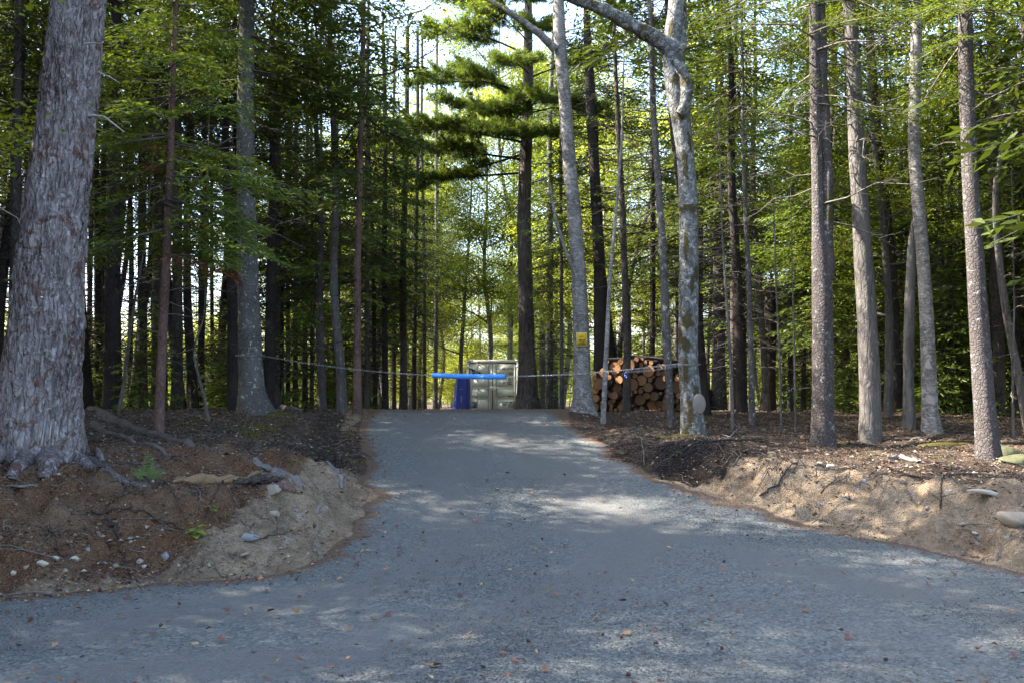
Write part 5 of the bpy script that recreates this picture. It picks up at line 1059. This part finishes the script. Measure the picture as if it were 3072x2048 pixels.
letter('sign_word', 'SMILE!', .062, (0, -.0065, -.018), sg, 'sign_ink', .002, .8); letter('sign_word', "YOU'RE", .036, (0, -.0065, -.068), sg, 'sign_ink', .0015, .85); letter('sign_word', 'ON CAMERA', .036, (0, -.0065, -.105), sg, 'sign_ink', .0015, .8)

# ------------------------------------------------------------------ stones, sticks, roots and small plants on the banks
def stone(px, size, label, mat='stone', sq=(1, .7, .5), seed=1, rot=0.0, sink=.25):
    v, f = lump(3, seed, .35, (1, 1, 1)); rr_ = np.random.default_rng(seed)
    for _ in range(9):
        nn = unit(rr_.normal(0, 1, 3)); dd = v @ nn; lim = rr_.uniform(.5, .8); v = v - np.outer(np.clip(dd - lim, 0, 9), nn)
    v = v * np.array(sq) * 1.15; mb = MB(); mb.add(v * size, f); p = G(*px); o = link('stone', mb.mesh('stone', M[mat], False), loc=(p[0], p[1], p[2] + size * sq[2] * (1 - 2 * sink))); o.rotation_euler = (random.gauss(0, .2), random.gauss(0, .2), rot); return tag(o, label, 'stone')
stone((2270, 1134), .17, 'long flat pale stone on the right bank below the lichen-patched spruce', 'stone_pale', (1, .5, .2), 3)
stone((1906, 1073), .07, 'white rounded stone at the top of the sandy right bank', 'stone_pale', (1, .6, .5), 5, .4)
stone((1880, 1066), .045, 'small white stone beside the white rounded stone on the right bank', 'stone_pale', (1, .8, .7), 6)
stone((1772, 1042), .05, 'pale stone half buried in the lip of the right bank', 'stone', (1, .7, .5), 7)
stone((2310, 1045), .22, 'flat mossy green rock behind the right bank spruce', 'moss_rock', (1, .8, .35), 8)
stone((2335, 1065), .18, 'lower mossy rock beside the flat mossy green rock', 'moss_rock', (1, .8, .4), 9)
stone((2335, 1205), .16, 'tan rock sticking from the bank at the right edge', 'stone', (1, .7, .5), 10)
stone((1985, 1105), .035, 'tiny grey stone low on the sandy right face', 'stone_grey', (1, .8, .7), 11)
stone((1900, 1160), .05, 'half-buried grey stone at the foot of the right bank', 'stone_grey', (1, .8, .5), 12)
stone((570, 1236), .10, 'angular grey rock wedged in the corner of the left bank', 'stone_grey', (.9, .35, .6), 13, .4, .42)
stone((563, 1278), .05, 'small pale rock at the foot of the left bank corner', 'stone', (1, .8, .4), 14)
stone((625, 1130), .10, 'tan rounded rock under the broken tan branch', 'stone', (1, .7, .55), 15)
stone((627, 1180), .08, 'grey streaked rock in the sandy corner of the left bank', 'stone', (.8, .35, .5), 16, .2, .42)
for k, (px, sz, col) in enumerate([((98, 1300), .04, 'stone_pale'), ((170, 1288), .05, 'stone_pale'), ((128, 1283), .035, 'stone_pale'), ((240, 1298), .035, 'stone_grey'), ((265, 1302), .035, 'stone'), ((382, 1280), .05, 'stone_grey'), ((320, 1292), .03, 'stone'), ((330, 1303), .028, 'stone_pale'), ((202, 1262), .028, 'stone_grey'), ((60, 1305), .03, 'stone'), ((300, 1236), .025, 'stone_grey'), ((410, 1300), .03, 'stone'), ((150, 1310), .025, 'stone'), ((30, 1320), .03, 'stone_pale'), ((480, 1300), .028, 'stone'), ((300, 1246), .02, 'stone'), ((372, 1218), .025, 'stone_grey'), ((2060, 1152), .03, 'stone'), ((2130, 1170), .035, 'stone_grey'), ((1700, 1096), .03, 'stone'), ((2210, 1205), .04, 'stone'), ((2290, 1190), .035, 'stone_grey'), ((1500, 1062), .025, 'stone'), ((2240, 1225), .03, 'stone_pale')]):
    o = stone(px, sz, None, col, (1, random.uniform(.6, .9), random.uniform(.45, .8)), 30 + k, random.uniform(0, 3)); left = px[0] < 1000
    tag(o, 'palm-sized stone lying in the %s' % ('dirt of the left bank above the gravel' if left else 'sand of the right bank'), 'stone', 'small stones in the %s bank' % ('left' if left else 'right'))
def stick(pxs, r0, r1, label, mat='twig_dark', lift=0.0, name='stick', seed=1, cat='stick', sink=.15):
    r0 = r0 * .75; r1 = r1 * .75; P, rad = ground_tube(pxs, r0, r1, sink, seed=seed, wob=r0 * .35 + .003, sub=7, lift=lift); o_ = P[0].copy(); mb = MB(); mb.tube(P - o_, rad, 7, cap=True); r = np.random.default_rng(seed)
    if r0 < .03:
        for q in range(3):
            i_ = r.integers(2, len(P) - 1); d_ = unit(np.array([r.normal(), r.normal(), .35])); mb.tube([P[i_] - o_, P[i_] - o_ + d_ * .12, P[i_] - o_ + d_ * .22 + r.normal(0, .02, 3)], [r1 * .9, r1 * .6, r1 * .3], 4)
    return tag(link(name, mb.mesh(name, M[mat], True), loc=tuple(o_)), label, cat)
def slab(pxs, w0, th_, label, mat, name, seed=1, cat='wood', lift=.02):
    """a split, ragged piece of wood lying on the ground"""
    Q = np.array([G(*p) for p in pxs]); r = np.random.default_rng(seed); K = 14; t = np.linspace(0, len(Q) - 1, K); P = np.stack([np.interp(t, range(len(Q)), Q[:, k]) for k in range(3)], 1); P[:, 2] = np.maximum(np.interp(t, [0, len(Q) - 1], [P[0, 2], P[-1, 2]]), H(P[:, 0], P[:, 1])) + lift
    o_ = P[0].copy(); P = P - o_; d = unit(P[-1] - P[0]); sd = unit(np.cross(d, [0, 0, 1])); mb = MB(); env = np.sin(np.linspace(.12, PI - .1, K)) ** .5
    n = 10; th = np.arange(n) * 2 * PI / n; rings = []
    for k in range(K):
        a = w0 * env[k] * (1 + r.uniform(-.2, .2)); b = th_ * env[k] * (1 + r.uniform(-.2, .2)); rings.append(P[k] + np.outer(np.cos(th) * a * (1 + .30 * r.normal(size=n)), sd) + np.outer(np.sin(th) * b * (1 + .38 * r.normal(size=n)), [0, 0, 1]))
    v = np.vstack(rings); i = np.arange(K - 1)[:, None] * n; j = np.arange(n)[None]; j2 = (j + 1) % n; mb.add(v, np.stack([i + j, i + j2, i + n + j2, i + n + j], -1).reshape(-1, 4))
    return tag(link(name, mb.mesh(name, M[mat], False), loc=tuple(o_)), label, cat)
slab([(535, 1118), (575, 1122), (640, 1108), (700, 1102), (825, 1098)][:0] or [(540, 1112), (600, 1116), (650, 1108)], .05, .05, 'dark decayed lump at the left end of the broken tan branch', 'bark_dark', 'rotten_wood', 2)
slab([(395, 1112), (450, 1116), (520, 1106), (580, 1101), (640, 1098)], .045, .05, 'broken tan branch with torn bark lying along the left bank top', 'wood_tan', 'broken_branch', 3)
slab([(570, 1055), (595, 1070), (625, 1080)], .13, .03, 'weathered grey splintered slab at the top of the left bank corner', 'wood_grey', 'wood_slab', 4)
slab([(625, 1080), (650, 1100), (690, 1135)], .11, .05, 'grey rotten stump edge at the left bank corner', 'wood_grey', 'rotten_wood', 5)
slab([(590, 1120), (640, 1125), (680, 1130)], .06, .05, 'rust brown rotten wood between rock and grey slab', 'bark_red', 'rotten_wood', 6)
slab([(15, 1118), (50, 1124), (85, 1118)], .03, .012, 'flat pale bark chip, larger of two near the left edge', 'wood_grey', 'bark_chip', 7); slab([(18, 1100), (40, 1104)], .025, .01, 'flat pale bark chip, smaller of two near the left edge', 'wood_grey', 'bark_chip', 8)
slab([(222, 1035), (228, 1050), (236, 1062)], .03, .05, 'upright grey splinter at the end of the huge spruce root', 'wood_grey', 'wood_splinter', 9)
slab([(750, 1060), (775, 1095), (785, 1125)], .05, .015, 'grey bark strip sliding down the left bank corner', 'wood_grey', 'bark_strip', 10)
slab([(2040, 1052), (2075, 1050), (2110, 1062)], .05, .03, 'grey knotty wood piece on top of the right bank', 'wood_grey', 'driftwood', 11)
S_ = [([(330, 1100), (400, 1150), (430, 1210)], .012, .005, 'thin dark root trailing down left of the leafy seedling', 'twig_dark'), ([(210, 1178), (330, 1186), (410, 1208), (470, 1235)], .015, .006, 'long dark root crossing the left bank above the seedling', 'twig_dark'),
      ([(0, 1366), (80, 1362), (200, 1372), (270, 1360), (345, 1338)], .010, .005, 'long pale stick along the gravel edge at lower left', 'twig'), ([(480, 1350), (410, 1362), (345, 1352)], .007, .003, 'short forked twig on the gravel edge at lower left', 'twig'),
      ([(590, 1085), (700, 1080), (800, 1084), (875, 1100)], .009, .004, 'long thin branch reaching out over the drive edge at left', 'twig'), ([(430, 1108), (540, 1150), (600, 1190), (680, 1230)], .009, .004, 'thin branch hanging across the left bank corner', 'twig'),
      ([(545, 1128), (480, 1165), (470, 1200)], .011, .005, 'dark bent root stub above the leafy seedling', 'twig_dark'), ([(560, 1245), (610, 1235), (660, 1225)], .010, .005, 'short dark stick right of the leafy seedling', 'twig_dark'),
      ([(770, 1030), (820, 1000), (860, 992)], .008, .003, 'thin twig lifting off the left edge of the drive', 'twig'), ([(1745, 1145), (1795, 1110), (1830, 1070), (1845, 1062)], .018, .007, 'dark curved root hanging down the sandy right face', 'twig_dark'),
      ([(1885, 1135), (1915, 1110), (1945, 1090)], .010, .005, 'short thin root on the sandy right face', 'twig_dark'), ([(2160, 1170), (2162, 1130), (2165, 1105)], .012, .006, 'upright dark root stub in the right bank face', 'twig_dark'),
      ([(1480, 1072), (1478, 1040), (1472, 1010), (1490, 998)], .012, .006, 'pale looped root hanging from the right bank lip', 'twig'), ([(1555, 1040), (1520, 1058), (1500, 1080)], .008, .004, 'thin root slanting under the right bank lip', 'twig'),
      ([(2030, 1060), (1960, 1072), (1900, 1082), (1850, 1080)], .011, .004, 'long thin branch lying along the top of the right bank', 'twig'), ([(1560, 1030), (1640, 1018), (1730, 1012), (1800, 1020)], .030, .012, 'thick dark root running along the right bank lip', 'twig_dark'),
      ([(1600, 1010), (1660, 1035), (1700, 1050)], .022, .010, 'dark forked root below the mossy maple', 'twig_dark'), ([(1665, 1008), (1690, 990), (1712, 978)], .014, .006, 'pale broken stick propped right of the maple base', 'twig_pale'),
      ([(2180, 1095), (2250, 1090), (2330, 1105)], .012, .005, 'dark twiggy branch on the right bank below the spruce', 'twig_dark'), ([(2060, 1096), (2130, 1100), (2200, 1112)], .02, .006, 'charred-looking twig bundle in the right bank face', 'twig_dark'),
      ([(1400, 1020), (1440, 1008), (1480, 1004)], .014, .006, 'stick end jutting from the dark bank edge right of the drive', 'twig'), ([(110, 1222), (130, 1260), (160, 1300)], .01, .004, 'thin dark root at far left of the bank', 'twig_dark'), ([(245, 1195), (270, 1235), (285, 1290), (300, 1330)], .02, .006, 'dark earthy root running down to the gravel at left', 'twig_dark'),
      ([(2140, 955), (2200, 975), (2250, 990)], .03, .012, 'fallen grey branch between the right trunks', 'twig'), ([(2080, 1022), (2120, 1008), (2150, 1000)], .012, .006, 'bleached stick on the litter by the birch foot', 'twig_pale')]
for k, (a_, r0, r1, lab, mt) in enumerate(S_): stick(a_, r0, r1, lab, mt, seed=60 + k, lift=.01 if k % 3 else .03)
# tangle of fine roots hanging from the dark lips
mb = MB(); r = np.random.default_rng(88)
for k in range(720):
    if k >= 420: p0 = G(r.uniform(1395, 1580), r.uniform(1000, 1062))
    elif k < 300: p0 = G(r.uniform(1385, 1760) if k < 230 else r.uniform(1760, 2330), r.uniform(1003, 1040) if k < 230 else r.uniform(1050, 1100))
    else: p0 = G(r.uniform(735, 830), r.uniform(960, 1090))
    l = r.uniform(.08, .35) * (1.6 if k >= 420 else 1); a = r.uniform(0, 2 * PI); P = [p0 + [0, 0, .01]]
    for q in range(4): a += r.normal(0, .7); nx = P[-1] + np.array([math.cos(a) * l * .25, math.sin(a) * l * .25 - .03 * l, 0]); nx[2] = H(nx[:1], nx[1:2])[0] + r.uniform(.0, .045); P.append(nx)
    mb.tube(P, np.linspace(r.uniform(.003, .009), .0015, 5), 4, r.uniform(0, 1))
tag(link('root_tangle', mb.mesh('root_tangle', M['twig_dark'], True)), 'tangled fine dark roots hanging from the cut lips of both banks', kind='stuff')
mb = MB()
for k in range(900):
    y = r.uniform(8, 26); x = r.uniform(-.6, .62) * y
    if S0(x, y) < .3: continue
    a = r.uniform(0, PI); l = r.uniform(.08, .5); P = np.array([[x + math.cos(a) * l * q, y + math.sin(a) * l * q, 0] for q in (-.5, 0, .5)]); P[:, 2] = H(P[:, 0], P[:, 1]) + .012 + r.uniform(0, .02, 3); P[1, :2] += r.normal(0, .03 * l, 2); mb.tube(P, [.004, .0035, .002], 4, r.uniform(0, 1))
for k in range(420):
    y = r.uniform(7.2, 17); x = r.uniform(-.62, .62) * y
    if S0(x, y) < .1: continue
    a = r.uniform(0, PI); l = r.uniform(.15, .85); u = np.linspace(-.5, .5, 6); P = np.stack([x + math.cos(a) * l * u, y + math.sin(a) * l * u, 0 * u], 1); P[:, :2] += r.normal(0, .035 * l, (6, 2)); P[:, 2] = H(P[:, 0], P[:, 1]) + .008 + r.uniform(0, .03, 6); q = r.uniform(.003, .009); mb.tube(P, np.linspace(q, q * .3, 6), 5, r.uniform(0, 1))
    if k % 2: b = P[2]; mb.tube([b, b + [math.cos(a + .9) * l * .2, math.sin(a + .9) * l * .2, .03], b + [math.cos(a + .7) * l * .4, math.sin(a + .7) * l * .4, .02]], [q * .6, q * .4, q * .2], 4)
tag(link('fallen_twigs', mb.mesh('fallen_twigs', M['twig'], True)), 'small dead twigs scattered over the forest floor', kind='stuff')

# fern
p = G(340, 1098); fe = tag(empty('fern', tuple(p)), 'single light green fern growing from the needles on the left bank', 'fern'); r = np.random.default_rng(9)
for k, (a, l, el) in enumerate([(1.75, .34, 1.2), (2.7, .24, .55), (.35, .24, .5), (3.4, .16, .5), (-.3, .17, .45), (1.2, .2, .9)]):
    mb = MB(); u = np.linspace(0, 1, 13); P = np.stack([math.cos(a) * l * u * math.cos(el), math.sin(a) * .2 * l * u - .05 * u * l, l * u * math.sin(el) - .10 * l * u ** 2], 1); mb.tube(P, np.linspace(.003, .001, 13), 4, .3)
    T_ = unit(np.gradient(P, axis=0)); nrm_ = unit(np.cross(T_, np.cross([0, -1.0, .4], T_))); S1 = np.cross(T_, nrm_)
    for sg_ in (-1, 1):
        D = unit(S1 * sg_ + T_ * .45); ln = .26 * l * np.sin(np.clip(u * .80 + .20, 0, 1) * PI) ** .8 + .004; vv, ff = diamonds(P[2:], D[2:], nrm_[2:], ln[2:], ln[2:] * .09 + .004); mb.add(vv, ff, r.uniform(0, 1, len(ff)))
    link('frond', mb.mesh('frond', M['fern']), fe)
def seedling(px, h, leaves, label, ls=.05, seed=1, mat='seedling'):
    p = G(*px); r = np.random.default_rng(seed); o = tag(empty('seedling', tuple(p)), label, 'seedling'); mb = MB(); mb.tube([(0, 0, 0), (.01, 0, h * .5), (.0, 0, h)], [.004, .003, .002], 5); link('stem', mb.mesh('stem', M['twig'], True), o)
    for k in range(leaves):
        a = k * 2.4 + r.uniform(-.4, .4); z = h * r.uniform(.35, 1); L = ls * r.uniform(.8, 1.3); D = np.array([math.cos(a), math.sin(a) * .8, r.uniform(-.1, .4)]); D = unit(D); S1 = unit(np.cross(D, [0, 0, 1])); U = np.cross(S1, D); b = D * .02 + [0, 0, z]; tq = np.linspace(0, 1, 5); wd = np.array([.08, .8, 1, .6, .02]) * L * .42; mid_ = b + D * (tq * L)[:, None] - U * (tq ** 2 * L * .25)[:, None]
        v = np.vstack([mid_, mid_ + S1 * wd[:, None] + U * (wd * .3)[:, None], mid_ - S1 * wd[:, None] + U * (wd * .3)[:, None]]); m2 = MB(); m2.add(v, [(q, q + 1, 6 + q, 5 + q) for q in range(4)] + [(q + 1, q, 10 + q, 11 + q) for q in range(4)], r.uniform(0, 1)); link('leaf', m2.mesh('leaf', M[mat]), o)
seedling((447, 1252), .20, 11, 'yellow green leafy seedling rooted in the left bank dirt', .085, 3); seedling((483, 1190), .12, 7, 'small dark leaved seedling above the yellow green seedling', .05, 4); seedling((516, 1196), .10, 6, 'tiny seedling just right of the small dark leaved seedling', .045, 5, 'fern')
seedling((682, 1070), .08, 5, 'little yellow leaved seedling at the left bank corner top', .05, 6); seedling((1553, 1050), .08, 5, 'bright green seedling hanging on the right bank lip', .06, 7, 'fern'); seedling((1765, 1052), .05, 4, 'tiny green plant atop the sandy right bank', .04, 8, 'fern')
# mossy mounds and rusty leaves by tree feet
for k, (px, sz, lab) in enumerate([((600, 950), .5, 'orange green moss mound at the foot of the left chain tree'), ((1575, 1003), .45, 'olive moss cushion at the foot of the mossy maple'), ((1960, 1010), .4, 'olive moss strip between the twin spruce and the straight grey trunk'), ((2190, 1020), .5, 'wide moss cushion behind the right bank between birch and spruce')]):
    v, f = lump(4, 60 + k, .2, (1, .6, .16)); v = v + .03 * fbm(v[:, 0] * 9, v[:, 1] * 9, v[:, 2] * 9, 3)[:, None]; mb = MB(); mb.add(v * sz, f); p = G(*px); tag(link('moss_mound', mb.mesh('moss_mound', M['moss_mound'] if 'moss_mound' in M else M.setdefault('moss_mound', simple('moss_mound', (.085, .075, .025), .95, ns=30, var=.6, bd=.012, spec=.05)), True), loc=(p[0], p[1] + .2, p[2] - .03)), lab, 'moss')
